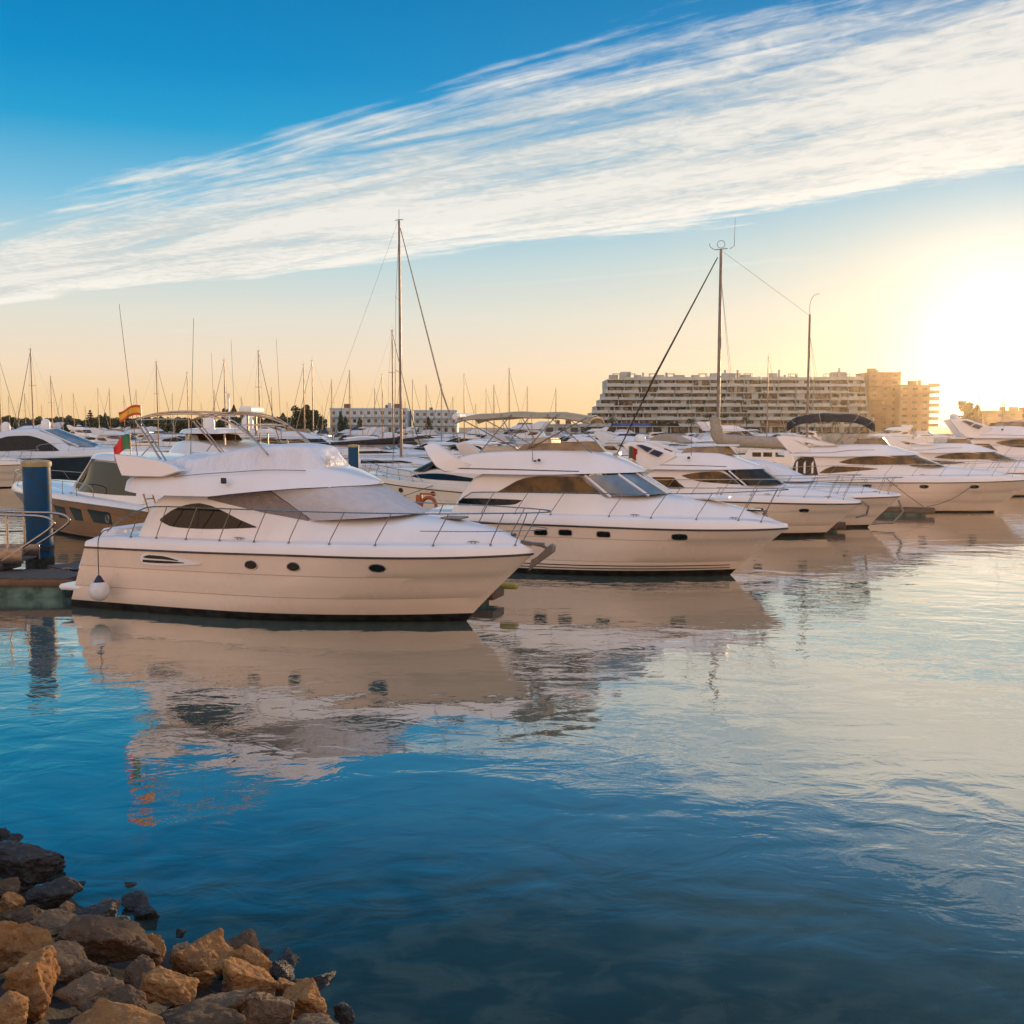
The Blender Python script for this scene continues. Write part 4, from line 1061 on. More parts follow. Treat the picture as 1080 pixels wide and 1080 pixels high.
# ------------------------------------------------------------------ big boats beyond the left gap
BL = dict(
    hull=dict(tip=(3.2, 3.0), xs=-19, xsb=-19.4, B=2.9, sheer=[(-20, 2.2), (-8, 2.4), (3, 3.05)], boot=.2, knuckles=(.82, .2)), gel='gelcoat_cool', hullmat='navy_hull', railmat='gelcoat_cool', railr=.12,
    bulw=[(-20, .3), (-12, .5), (-4, .55), (1, .35), (3.2, .08)], platform=(-20.6, -19, .5),
    cabin=[(-16.5, 2.6, 2.3, 2.8, 2.2, .03), (-15.6, 2.6, 2.35, 3.9, 2.0, .1), (-13.5, 2.6, 2.35, 4.7, 1.75, .14), (-10.5, 2.6, 2.3, 5.0, 1.6, .16), (-8.0, 2.6, 2.2, 4.5, 1.55, .2), (-5.5, 2.6, 2.0, 3.5, 1.45, .22), (-3.5, 2.7, 1.6, 3.2, 1.0, .16), (-.5, 2.8, .9, 3.1, .5, .08), (1, 2.8, .3, 3.0, .1, .01)],
    cabr=.4,
    windows=[([(-15.0, 2.95, 3.1), (-13.8, 2.95, 3.9), (-12.2, 2.95, 4.35), (-10.6, 2.95, 4.4), (-9.2, 2.95, 4.1), (-8.0, 2.96, 3.5), (-7.3, 2.97, 3.0)], 'glass_dark')],
    screen=dict(mat='glass_blue', top=(-9.6, 1.5, 4.85, -8.6, 5.02), base=(-6.6, 1.7, 3.5, -3.9, 3.3), pw=.8, pillars=[-75, 75], pr=.08),
    ports=[], rail=[(-9, 2.7, 3.0), (-8.5, 2.7, 3.6), (-3, 2.2, 3.8), (0, 1.5, 4.0), (2, .8, 4.1), (3, 0, 4.2)], stanch=[-7.5, -6, -4.5, -3, -1.5, 0, 1.3], lean=.1)
bl, hl_, _, _ = yacht('motor_yacht', BL, 'large sleek motor yacht with dark hull, arched side window and two round domes', 'yacht', (-34.8, 97.0), -6)
dome(bl, -13.2, -.9, 4.75, .42, .95); dome(bl, -10.2, .8, 5.05, .42, .95)
BF = dict(B5); BF.update(gel='gelcoat_cream', railr=.03)
yacht('motor_yacht', dict(BF, windows=B5['windows'][:2]), 'white hulled motor yacht cut by the left picture edge, only its raised bow showing', 'yacht', (-43.0, 88.5), -4)

# hardtop cruisers
def hardtop(gel='gelcoat_cool', hullm=None, wm='glass_dark', scr='glass_dark'):
    return dict(gel=gel, hullmat=hullm or gel,
        hull=dict(tip=(1.8, 1.75), xs=-10.6, xsb=-10.9, B=1.95, sheer=[(-11, 1.45), (-5, 1.55), (2, 1.78)], boot=.14, knuckles=(.72, .30)),
        bulw=[(-11, .2), (-6, .32), (-1, .32), (.9, .2), (1.8, .05)],
        cabin=[(-9.4, 1.7, 1.65, 2.1, 1.6, .02), (-9, 1.7, 1.65, 2.9, 1.45, .06), (-6.2, 1.7, 1.62, 3.1, 1.35, .1), (-4.6, 1.72, 1.55, 2.4, 1.3, .16), (-2.6, 1.78, 1.2, 2.26, .85, .16), (-.4, 1.85, .7, 2.12, .42, .1), (1.0, 1.85, .2, 1.94, .1, .01)],
        windows=[([(-8.7, 2.3, 2.5), (-8, 2.25, 2.8), (-6.4, 2.25, 2.96), (-5.4, 2.25, 2.62), (-4.7, 2.25, 2.3)], wm)],
        screen=dict(mat=scr, top=(-6.4, 1.36, 3.14, -5.5, 3.22), base=(-4.8, 1.36, 2.36, -3.2, 2.36), pw=.8),
        covers=[([(-9.6, 3.02, 1.2, 3.1, 1.15, .02), (-8.8, 2.98, 1.5, 3.2, 1.35, .08), (-6.2, 3.08, 1.4, 3.3, 1.2, .08), (-5.2, 3.12, .8, 3.22, .7, .02)], gel, 'hardtop')],
        ports=[(-1.2, 1.35, .2, .1, 2), (-2.6, 1.32, .2, .1, 2), (-4.0, 1.3, .2, .1, 2)],
        rail=[(-6, 1.85, 1.9), (-5, 1.85, 2.4), (-2, 1.5, 2.55), (.4, .8, 2.65), (1.8, 0, 2.7)], stanch=[])
def canopy_boat():
    d = dict(BS); d.update(gel='gelcoat_cool',
        screen=dict(mat='glass_blue', top=(-5.6, 1.3, 3.2, -4.6, 3.24), base=(-4.9, 1.34, 2.46, -3.4, 2.44), pw=.7, pillars=[-60, 0, 60], pm='gelcoat_cool', pr=.06),
        covers=[([(-8.9, 2.4, 1.4, 2.7, 1.3, .05), (-8.4, 2.45, 1.42, 3.2, 1.22, .1), (-6.4, 2.46, 1.4, 3.4, 1.2, .1), (-5.2, 2.46, 1.3, 3.26, 1.1, .1), (-4.9, 2.46, 1.1, 3.18, .9, .05)], 'tarp_grey', 'cockpit_canopy')], stanch=[])
    return d
bx_, hx_, _, _ = yacht('cabin_cruiser', canopy_boat(), 'white cabin cruiser with grey windowed canopy behind the framed blue pile', 'cruiser', (-8.6, 112), -8, scale=1.15)
for x0, x1 in ((-8.2, -7.4), (-7.2, -6.4), (-6.2, -5.3)):
    for s_ in (-1, 1):
        side_panel('canopy_window', 'glass_blue', bx_, lambda x, z: 1.42 - .2 * (z - 2.45) / .9, [(x0, 2.62, 3.1), (x1, 2.62, 3.1)], s_, off=.03, nx=4, smooth=False)
side = dict(gel='gelcoat_grey')

# yachts beyond the fifth, towards the sun
B6 = dict(B5); B6.update(windows=B5['windows'][:2])
S6 = copy_thing(b5, (41.5, 78.0, 0), R(-17), 'white motor yacht directly behind the black bimini yacht, in the glare of the sun', None, .95)
for ch in list(S6.children):
    if ch.name.startswith(('bimini', 'anchor')):
        for g in list(ch.children): bpy.data.objects.remove(g)
        bpy.data.objects.remove(ch)
copy_thing(b3, (52.5, 92.0, 0), R(-15), 'white motor yacht second behind the black bimini yacht, washed out by sun glare', None, 1.3)
copy_thing(b2, (60.5, 84.0, 0), R(-12), 'white motor yacht at the right picture edge, closest to the setting sun', None, 1.1)

# ------------------------------------------------------------------ the crowded far rows
px_of = lambda p: 540 + FPX * p.x / p.y
protos = {}
def far_proto(key, name, sp, kindtxt, cat, h, hullw=None):
    protos[key] = (name, sp, kindtxt, cat, h)
lite = lambda d: {k: v for k, v in d.items() if k not in ('ports', 'rail2')}
far_proto('fly', 'motor_yacht', lite(dict(B3, gel='gelcoat_cool')), 'flybridge yacht', 'yacht', 4.4)
far_proto('exp', 'express_cruiser', lite(dict(BS, gel='gelcoat_cool')), 'low express cruiser', 'cruiser', 3.4)
far_proto('hard', 'hardtop_cruiser', lite(hardtop()), 'pale hulled hardtop cruiser', 'cruiser', 3.3)
far_proto('navy', 'hardtop_cruiser', lite(hardtop('gelcoat_cool', 'navy_hull')), 'dark hulled hardtop cruiser', 'cruiser', 3.3)
far_proto('blue', 'express_cruiser', lite(dict(BS, gel='gelcoat_cool', covers=[(BS['covers'][0][0], 'canvas_navy', 'cockpit_cover')])), 'cruiser under a coloured cover', 'cruiser', 3.4)
far_proto('can', 'cabin_cruiser', lite(canopy_boat()), 'small canopied cabin cruiser', 'cruiser', 3.3)

ROW = ['in the near row', 'in the second row', 'in the third row', 'in the fourth row', 'by the far quay']
ZONES = [(-1e9, 60, 'at far left beyond the dark yacht'), (60, 262, 'behind the nearest bridge arch'), (262, 345, 'before the trees and shed'), (345, 480, 'below the white hotels'), (480, 645, 'under the tan bimini'), (645, 1e9, 'before the terraced building')]
spots = []
rr = random.Random(11)
for row, (D, us) in enumerate([
        (126, [286, 322, 452, 492, 640, 668]),
        (150, [20, 300, 345, 398, 446, 520, 566, 622, 676, 716]),
        (182, [-6, 34, 128, 160, 196, 232, 268, 318, 372, 424, 480, 536, 590, 640, 690, 735, 775]),
        (232, [8, 60, 100, 146, 190, 236, 280, 326, 366, 410, 456, 505, 552, 600, 650, 694, 736, 780, 822]),
        (300, [0, 44, 86, 128, 172, 214, 258, 300, 340, 380, 420, 462, 505, 548, 590, 626, 662, 698, 732, 768, 804, 840, 940, 975, 1012, 1050])]):
    for u in us:
        key = rr.choice(['fly', 'exp', 'hard', 'hard', 'navy', 'blue', 'can', 'fly'])
        spots.append((row, u + rr.uniform(-6, 6), D * rr.uniform(.96, 1.04), key))
spots.sort(key=lambda s_: s_[1])
ORD = ['first', 'second', 'third', 'fourth', 'fifth', 'sixth', 'seventh', 'eighth', 'ninth', 'tenth']
groups = {}
for s_ in spots:
    z = next(zz for a, b, zz in ZONES if a <= s_[1] < b)
    groups.setdefault((s_[3], s_[0], z), []).append(s_)
made = {}
for (key, row, z), lst in groups.items():
    for i, (rw, u, D, k) in enumerate(lst):
        nm, sp, kt, cat, h0 = protos[key]
        lab = f"{kt} {ROW[row]} {z}" if len(lst) == 1 else f"{kt}, {ORD[i]} from left of those {ROW[row]} {z}"
        if len(lab.split()) > 16:
            lab = lab.replace(' with dark windows', '').replace(' of those', '').replace(' with grey canopy', '').replace('of the nearest yacht', 'of the nearest boat')
        if len(lab.split()) > 16:
            lab = lab.replace('beyond the dark hulled yacht', 'beyond the dark yacht').replace('from left ', '').replace('those ', '')
        if len(lab.split()) > 16: print('LONG', lab)
        hd = (-10 if rr.random() < .5 else 168) + rr.uniform(-22, 22)
        scl = rr.uniform(.85, 1.15) * (1.15 if key == 'fly' else 1)
        p = atd(u, D)
        loc = (p.x + 5 * math.cos(R(hd)) * scl, p.y + 5 * math.sin(R(hd)) * scl, 0)
        if key in made:
            sw = {}
            if rr.random() < .45: sw['gelcoat_cool'] = rr.choice(('gelcoat_cream', 'gelcoat_grey', 'gelcoat', 'gelcoat_grey'))
            if rr.random() < .5: sw['canvas_navy'] = rr.choice(('canvas_blue', 'canvas_beige', 'canvas_black')); sw['tarp_white'] = rr.choice(('canvas_beige', 'tarp_grey')); sw['acrylic_tan'] = 'canvas_navy'
            copy_thing(made[key], loc, R(hd), lab, 'motor boats in the crowded far rows', scl, sw)
        else:
            made[key] = yacht(nm, sp, lab, cat, loc, hd, 'motor boats in the crowded far rows', scl, lite=True)[0]

# ------------------------------------------------------------------ sailing boats
def sailboat(label, loc, head, scale=1.0, group=None, mast='alu_mast', cover='canvas_navy', mh=17.0, boom=True):
    t = thing('sailboat', label, 'sailboat', (loc[0], loc[1], 0), R(head), group, scale)
    h = Hull(tip=(1.2, 1.25), xs=-9.6, xsb=-8.6, B=1.75, sheer=[(-10, 1.0), (-4, .95), (1.2, 1.25)], boot=.12, knuckles=(.85, .5), n=18, step=.005)
    h.mesh(t, 'gelcoat_cool'); h.deck(t, 'gelcoat_cool', [(-10, .06), (1.2, .05)])
    cb = Body([(-6.5, .9, 1.1, 1.1, 1.0, .02), (-6.2, .9, 1.1, 1.5, .95, .06), (-3, .95, 1.0, 1.5, .8, .08), (-1.2, 1.0, .6, 1.25, .4, .05), (-.9, 1.0, .4, 1.1, .2, .01)], .1, .06, 12)
    cb.mesh('coachroof', 'gelcoat_cool', t)
    for s_ in (-1, 1):
        side_panel('cabin_window', 'glass_dark', t, cb.y, [(-5.8, 1.15, 1.35), (-3.2, 1.18, 1.35), (-2.4, 1.2, 1.24)], s_, nx=6, nz=2)
    q = MB(); q.tube([(-3.3, 0, 1.2), (-3.3, 0, mh * .55), (-3.3, 0, mh)], [.10, .095, .07], 8)
    for zz, wd in ((mh * .42, 1.0), (mh * .70, .75)):
        q.tube([(-3.4, -wd, zz + .08), (-3.3, 0, zz), (-3.4, wd, zz + .08)], .03, 5)
    q.tube([(-3.55, 0, mh), (-3.3, 0, mh + .05), (-3.0, 0, mh + .02)], .025, 5); q.tube([(-3.3, 0, mh), (-3.3, 0, mh + .7)], .012, 4)
    q.build('mast', mast, t, 50)
    if boom:
        q = MB(); q.tube([(-3.4, 0, 2.35), (-8.2, 0, 2.3)], .07, 6); q.build('boom', mast, t, 50)
        q = MB(); q.tube([(-3.38, 0, 2.9), (-3.6, 0, 2.62), (-5.5, 0, 2.52), (-8.1, 0, 2.42)], [.08, .24, .19, .09], 8); q.build('sail_cover', cover, t, 60)
    q = MB(); q.tube([(1.05, 0, 1.35), (-.5, 0, mh * .34), (-3.22, 0, mh * .97)], [.03, .055, .03], 6); q.build('furled_jib', 'canvas_beige', t, 60)
    q = MB()
    q.tube([(-9.5, 0, 1.1), (-3.35, 0, mh)], .007, 4)
    for s_ in (-1, 1):
        q.tube([(-3.5, s_ * 1.55, 1.0), (-3.4, s_ * 1.0, mh * .42 + .08), (-3.4, s_ * .75, mh * .70 + .06), (-3.3, 0, mh * .98)], .012, 4)
        q.tube([(-3.6, s_ * 1.5, 1.0), (-3.3, 0, mh * .42)], .012, 4)
    q.build('rigging', 'wire', t, 60)
    rails(t, [(-9.3, 1.3, 1.6), (-5, 1.6, 1.6), (-2, 1.3, 1.65), (.4, .5, 1.75), (1.1, 0, 1.8)], r=.018, n=2)
    return t
GS = 'sailing boats moored across the marina'
S0 = sailboat('tall-masted sailboat with a black sail cover, its grey mast the highest on the left half', (-9.9 + 3.9, 99.5), -6, 24.9 / 17.0, None, 'alu_mast', 'canvas_black')
masts = [  # column, top row, distance, label, stay towards (1 right, -1 left), cover
    (3, 371, 128, 'sailboat whose mast stands at the very left picture edge', 1, 'canvas_beige'),
    (37, 364, 120, 'sailboat whose tall mast rises above the left dome of the dark hulled yacht', -1, 'canvas_navy'),
    (57, 394, 140, 'sailboat whose short mast rises above the right dome of the dark hulled yacht', 1, 'canvas_blue'),
    (29, 413, 210, 'distant sailboat with thin mast just left of the dark yacht domes', 1, 'canvas_beige'),
    (118, 408, 190, 'distant sailboat with short mast just left of the green and red flag', -1, 'canvas_navy'),
    (168, 378, 128, 'sailboat whose mast stands just right of the yellow and red flag', 1, 'canvas_beige'),
    (200, 390, 138, 'sailboat whose mast stands over the left radar dome behind the nearest yacht', -1, 'canvas_beige'),
    (239, 376, 125, 'sailboat whose mast stands left of the cypress near the bridge arch', -1, 'canvas_beige'),
    (228, 410, 200, 'distant sailboat with faint short mast over the right radar dome', 1, 'canvas_navy'),
    (275, 366, 118, 'sailboat with a leaning dark mast between the bridge arch and the grey shed', 1, 'canvas_black'),
    (322, 381, 150, 'sailboat whose mast stands before the round dark trees, left of a pair', -1, 'canvas_beige'),
    (331, 377, 155, 'sailboat whose mast stands before the round dark trees, right of a pair', -1, 'canvas_beige'),
    (351, 398, 175, 'sailboat whose short mast meets the left edge of the white hotel', -1, 'canvas_beige'),
    (370, 388, 160, 'sailboat whose mast crosses the left third of the white hotel', -1, 'canvas_navy'),
    (383, 430, 170, 'sailboat with very short mast before the middle of the white hotel', -1, 'canvas_beige'),
    (404, 392, 160, 'sailboat whose mast crosses the right half of the white hotel', -1, 'canvas_beige'),
    (415, 344, 120, 'sailboat with dark slanting mast just left of the tallest grey mast', 1, 'canvas_black'),
    (436, 398, 165, 'sailboat whose thick short mast stands just right of the tallest grey mast', 1, 'canvas_beige'),
    (466, 403, 170, 'sailboat whose mast rises before the smaller white hotel block', -1, 'canvas_navy'),
    (490, 392, 165, 'sailboat whose mast rises above the left end of the tan bimini', 1, 'canvas_beige'),
    (513, 408, 180, 'sailboat, left of the two close short masts above the tan bimini', 1, 'canvas_beige'),
    (521, 404, 180, 'sailboat, right of the two close short masts above the tan bimini', 1, 'canvas_blue'),
    (537, 386, 190, 'sailboat with hair-thin mast above the middle of the tan bimini', 1, 'canvas_beige'),
    (808, 373, 150, 'sailboat with dark mast between the two masts of the ketch', 1, 'canvas_beige'),
    (905, 400, 200, 'distant sailboat whose pale mast crosses the right of the terraced building', 1, 'canvas_beige'),
    (962, 408, 210, 'distant sailboat whose thin mast stands before the sunlit orange block', 1, 'canvas_beige'),
    (1030, 413, 190, 'sailboat, first mast from left in the sun glare beyond the orange block', 1, 'canvas_beige'),
    (1055, 416, 200, 'sailboat, second mast from left in the sun glare beyond the orange block', 1, 'canvas_beige'),
    (1077, 414, 190, 'sailboat, last mast in the sun glare at the right picture edge', 1, 'canvas_beige')]
S1 = None
for (u, vt, D, lab, dr, cov) in masts:
    top = zat(vt, D)
    scl = top / 17.7
    hd = (rr.uniform(-25, 5) if dr > 0 else 180 + rr.uniform(-20, 10))
    p = atd(u, D)
    dx_ = 3.3 * scl
    loc = (p.x + dx_ * math.cos(R(hd)), p.y + dx_ * math.sin(R(hd)), 0)
    if S1 is None:
        S1 = sailboat(lab, loc, hd, scl, GS, 'mast_brown', 'canvas_beige')
    else:
        copy_thing(S1, loc, R(hd), lab, GS, scl, {'canvas_beige': cov} if cov != 'canvas_beige' else None)

ORD2 = ORD + ['eleventh', 'twelfth', 'thirteenth', 'fourteenth', 'fifteenth', 'sixteenth', 'seventeenth', 'eighteenth', 'nineteenth', 'twentieth', 'twenty-first', 'twenty-second']
for i, u in enumerate((12, 22, 46, 68, 80, 92, 106, 133, 146, 184, 214, 256, 288, 304, 341, 396, 428, 450, 478, 502, 556, 586)):
    D = rr.uniform(215, 330); top = zat(rr.uniform(404, 428), D); scl = top / 17.7; hd = rr.choice((-12, 170)) + rr.uniform(-25, 25); p = atd(u, D)
    copy_thing(S1, (p.x + 3.3 * scl * math.cos(R(hd)), p.y + 3.3 * scl * math.sin(R(hd)), 0), R(hd), f'faint far sailboat, {ORD2[i]} from left of those with hair-thin masts near the far quay', 'faint sailing boats near the far quay', scl, {'canvas_beige': rr.choice(('canvas_navy', 'canvas_blue', 'canvas_black'))} if rr.random() < .5 else None)

# the two-masted ketch
K = thing('ketch', 'two-masted ketch with beige boom cover, its main mast the highest on the right half', 'ketch', (19.6 - 8, 98.5, 0), R(172))
kh = Hull(tip=(2.0, 2.2), xs=-19, xsb=-17.5, B=2.4, sheer=[(-19, 1.6), (-9, 1.5), (2, 2.2)], boot=.2, knuckles=(.85, .4), n=30)
kh.mesh(K, 'gelcoat_cream'); kh.deck(K, 'gelcoat_cream', [(-19, .3), (2, .2)])
kc = Body([(-15, 1.7, 1.6, 2.0, 1.5, .02), (-14.4, 1.7, 1.6, 3.0, 1.4, .06), (-11, 1.7, 1.6, 3.1, 1.35, .06), (-10.6, 1.7, 1.6, 2.5, 1.35, .06), (-5, 1.8, 1.3, 2.4, 1.0, .06), (-3.6, 1.8, .9, 2.1, .6, .02)], .12, .06, 24)
kc.mesh('deckhouse', 'gelcoat_cream', K)
for s_ in (-1, 1):
    for xa in (-14.0, -12.9, -11.9):
        side_panel('deckhouse_window', 'glass_dark', K, kc.y, [(xa, 2.45, 2.85), (xa + .8, 2.45, 2.85)], s_, nx=4, nz=2, smooth=False)
for (xm, top, r, nm) in ((-8.0, 21.7, .17, 'main_mast'), (-16.2, 15.6, .13, 'mizzen_mast')):
    q = MB(); q.tube([(xm, 0, 1.6), (xm, 0, top * .6), (xm, 0, top)], [r, r * .95, r * .75], 8)
    for zz, wd in ((top * .45, 1.9 if xm > -10 else 1.2),):
        q.tube([(xm - .1, -wd, zz + .15), (xm, 0, zz), (xm - .1, wd, zz + .15)], .045, 5)
    q.build(nm, 'alu_mast', K, 50)
q = MB(); q.tube([(-7.4, 0, 21.7), (-8.6, 0, 21.8)], .04, 5); q.tube(smooth_path([(-7.4, 0, 21.7), (-7.0, 0, 22.0), (-6.95, 0, 22.3)]), .03, 5)
q.tube([(-8.8, 0, 21.75), (-9.2, 0, 22.0), (-9.25, 0, 24.6)], [.035, .03, .012], 5)
q.tube([(-8 + .35 * math.cos(a), 0, 22.2 + .35 * math.sin(a)) for a in np.linspace(0, 2 * PI, 14)], .03, 5)
q.build('masthead_gear', 'wire', K, 60)
q = MB(); q.tube(smooth_path([(-16.2, 0, 15.6), (-16.2, 0, 16.6), (-16.5, 0, 17.3), (-17.0, 0, 17.5)]), .025, 5); q.build('whip_antenna', 'wire', K, 60)
q = MB(); q.tube([(-8.2, 0, 3.6), (-15.5, 0, 3.5)], .1, 6); q.build('boom', 'alu_mast', K, 50)
q = MB(); q.tube(smooth_path([(-7.7, 0, 6.2), (-7.8, 0, 5.2), (-8.3, 0, 4.1), (-10.5, 0, 3.85), (-13, 0, 3.75), (-15.4, 0, 3.6)], 4), [.12] + [.5] * 4 + [.62] * 4 + [.56] * 8 + [.5] * 3 + [.2], 8); q.build('sail_cover', 'canvas_beige', K, 60)
q = MB(); q.tube([(1.6, 0, 2.4), (-2.0, 0, 10), (-7.7, 0, 21.0)], [.05, .10, .05], 6); q.build('furled_jib', 'canvas_black', K, 60)
q = MB()
q.tube([(-8.2, 0, 21.5), (-16.2, 0, 15.5)], .014, 4)
for xm, top, wd in ((-8.0, 21.7, 1.9), (-16.2, 15.6, 1.2)):
    for s_ in (-1, 1):
        q.tube([(xm - .3, s_ * 2.0, 1.8), (xm - .1, s_ * wd, top * .45 + .15), (xm, 0, top * .97)], .014, 4)
        q.tube([(xm - 2.0, s_ * 2.0, 1.8), (xm, 0, top * .9)], .014, 4)
q.build('rigging', 'wire', K, 60)

# ------------------------------------------------------------------ pontoons, piles, gangway
def pontoon(label, p, ang, L, wd, z=.62, fl='float_green'):
    t = thing('pontoon', label, 'pontoon', (p[0], p[1], 0), R(ang))
    q = MB(); n = int(L / .17)
    for k in range(n):
        x = (k + .5) * L / n
        q.box((x, 0, z), (L / n - .012, wd, .05), m=0)
    q.build('decking', 'dock_plank', t, flat=True)
    q = MB()
    for s_ in (-1, 1):
        q.rbox((L / 2, s_ * (wd / 2 - .04), z - .14), (L, .10, .22), 0, .02)
    for xx in (.05, L - .05):
        q.rbox((xx, 0, z - .14), (.10, wd - .19, .22), 0, .02)
    q.build('edge_beam', 'wood_dark', t)
    nf = max(1, int(L / 3.2))
    for k in range(nf):
        q = MB(); q.rbox(((k + .5) * L / nf, 0, .06), (L / nf * .78, wd - .25, .70), 0, .06); q.build('float', fl, t)
    for x in np.arange(1.2, L - .5, 3.0):
        cleat(t, x, wd / 2 - .25, z + .03)
    return t
pontoon('main wooden pontoon running back behind the sterns of the moored yachts', (-15.2, 34.2), 46.2, 66, 2.2)
pontoon('weathered wooden pontoon with green floats at the stern of the nearest yacht', (-25.0, 33.4), -2, 11.2, 1.9)
def finger(bt, lab, x0, x1, y, wd=1.0, z=.42):
    hd = bt.rotation_euler.z
    p = (bt.location.x + x0 * math.cos(hd) - y * math.sin(hd), bt.location.y + x0 * math.sin(hd) + y * math.cos(hd))
    return pontoon(lab, p, math.degrees(hd), x1 - x0, wd, z, 'float_green')
finger(b1, 'finger pontoon whose green end shows under the bow of the nearest yacht', -12.0, -.1, 2.95)
finger(b2, 'finger pontoon between the second and third yachts', -11.4, -.8, 3.2)
finger(b3, 'finger pontoon whose pale end shows under the bow of the third yacht', -10, 1.1, 2.5)
finger(b5, 'finger pontoon alongside the hull of the black bimini yacht', -13.0, -3.8, -3.7)

def pile(label, x, y, top, r, frame=False):
    t = thing('mooring_pile', label, 'mooring pile', (x, y, 0))
    q = MB(); q.lathe([(r, .75), (r, top)], (0, 0, 0), 28); q.build('shaft', 'pile_blue', t, 50)
    q = MB(); q.lathe([(r * .98, -1.5), (r * 1.03, .2), (r * 1.02, .76)], (0, 0, 0), 28); q.build('fouled_base', 'pile_fouled', t, 50)
    q = MB(); q.lathe([(r * 1.06, top), (r * 1.08, top + .04), (r * 1.08, top + .17), (r * .9, top + .22), (.05, top + .26)], (0, 0, 0), 28); q.build('cap', 'pile_cap', t, 40)
    q = MB(); q.lathe([(r * 1.02, .96), (r * 1.05, .97), (r * 1.05, 1.12), (r * 1.02, 1.13)], (0, 0, 0), 28); q.build('guide_collar', 'rubber', t, 40)
    return t
pile('thick blue mooring pile with pale yellow cap beside the gangway', -17.0, 36.6, 3.98, .47)
pile('blue mooring pile rising behind the windscreen of the nearest yacht', -13.6, 88, 3.5, .46)
pile('thin blue mooring pile just left of the foot of the tallest grey mast', -14.4, 129, 3.4, .33)
pile('short blue mooring pile above the front of the white bridge cover', -26.5, 119, 3.3, .55)

G = thing('gangway', 'grey metal gangway with tubular handrails at the left picture edge', 'gangway', (-25.5, 34.4, 0), R(-2))
q = MB()
for yy in (-.55, .55):
    q.rbox((4.7, yy, 1.16), (9.4, .08, .52), 0, .02)
q.build('side_beam', 'steel_dull', G)
q = MB(); q.rbox((4.7, 0, 1.0), (9.3, 1.0, .06), 0, .01); q.build('walkway', 'dock_plank', G)
for yy in (-.55, .55):
    q = MB()
    q.tube(smooth_path([(0, yy, 2.72), (4, yy, 2.68), (8.6, yy, 2.52), (10.0, yy, 2.48), (10.45, yy, 2.3), (10.3, yy, 2.05), (9.4, yy, 1.45), (8.7, yy, 1.0)]), .045, 8)
    q.tube([(0, yy, 1.95), (8.9, yy, 1.85)], .03, 6)
    q.build('handrail', 'steel', G, 60)
    for x in (1.2, 3.4, 5.6, 7.6, 8.9):
        q = MB(); q.tube([(x, yy, 1.3), (x, yy, 2.66 - .018 * x)], .04, 6); q.build('post', 'steel', G, 60)
q = MB(); q.rbox((8.6, 0, .78), (.3, 1.2, .28), 0, .04); q.build('roller_foot', 'rubber', G)

# waste bins on the pontoon and the lifebuoy stand
for i, (dx_, lab) in enumerate(((0, 'dark waste bin with yellow lid behind the nearest yacht, left of the pair'), (.62, 'dark waste bin with yellow lid behind the nearest yacht, right of the pair'))):
    base_ = Vector((-13.55 + dx_, 36.0 + dx_ * .9, .65))
    t = thing('waste_bin', lab, 'bin', base_, R(-10), 'waste bins on the pontoon')
    q = MB(); q.rbox((0, 0, .5), (.5, .5, 1.0), 0, .05); q.build('bin_body', 'float_dark', t)
    q = MB(); q.rbox((0, 0, 1.06), (.56, .56, .12), 0, .05); q.build('lid', 'yellow', t)
L_ = thing('lifebuoy_stand', 'orange lifebuoy hanging on an orange stand on the pontoon behind the second yacht', 'lifebuoy stand', (-4.05, 45.5, .65), R(-20))
q = MB(); q.rbox((0, 0, .9), (.10, .10, 1.8), 0, .02); q.rbox((.3, 0, 1.75), (.7, .1, .08), 0, .02); q.rbox((-.1, .02, 1.0), (.3, .14, 1.4), 0, .03); q.build('stand', 'orange', L_)
q = MB(); q.tube([(.42 + .36 * math.cos(a), -.1, 1.2 + .40 * math.sin(a)) for a in np.linspace(0, 2 * PI, 24, endpoint=False)], .085, 8, closed=True); q.build('lifebuoy', 'orange', L_, 60)

# fenders and mooring lines of the nearest yacht
def bt_pt(bt, x, y, z):
    hd = bt.rotation_euler.z
    return Vector((bt.location.x + x * math.cos(hd) - y * math.sin(hd), bt.location.y + x * math.sin(hd) + y * math.cos(hd), z))
p = bt_pt(b1, -10.55, -2.36, .66)
F = thing('fender', 'round white ball fender hanging on a dark rope at the stern of the nearest yacht', 'fender', p)
q = MB(); q.lathe([(max(.005, .30 * math.sin(a)), -.30 * math.cos(a)) for a in np.linspace(0, PI, 15)], (0, 0, 0), 20); q.build('ball', 'fender_white', F, 60)
q = MB(); q.lathe([(.17, .23), (.13, .30), (.06, .42), (.03, .45)], (0, 0, 0), 14); q.build('cap', 'fender_blue', F, 60)
rp = bt_pt(b1, -10.42, -2.02, 2.42) - p
q = MB(); q.tube(smooth_path([(0, 0, .44), (0, 0, 1.0), (.02, .02, 1.5), (rp.x * .5, rp.y * .5, 1.72), (rp.x, rp.y, rp.z)]), .014, 5); q.build('rope', 'rope', F, 60)
p = bt_pt(b1, .35, 2.6, .62)
F = thing('fender', 'yellow sausage fender lying on the finger pontoon end by the bow', 'fender', p, R(-19))
q = MB(); q.tube([(-.30, 0, 0), (-.26, 0, 0), (-.2, 0, 0), (.2, 0, 0), (.26, 0, 0), (.30, 0, 0)], [.03, .08, .10, .10, .08, .03], 12); q.build('body', 'yellow', F, 60)
def line(label, a, b, sag=.3, m='rope'):
    q = MB(); q.tube([a.lerp(b, t) - Vector((0, 0, 4 * sag * t * (1 - t))) for t in np.linspace(0, 1, 14)], .018, 5)
    o = q.build('mooring_line', m, None, 60)
    return tag(o, label, 'rope')
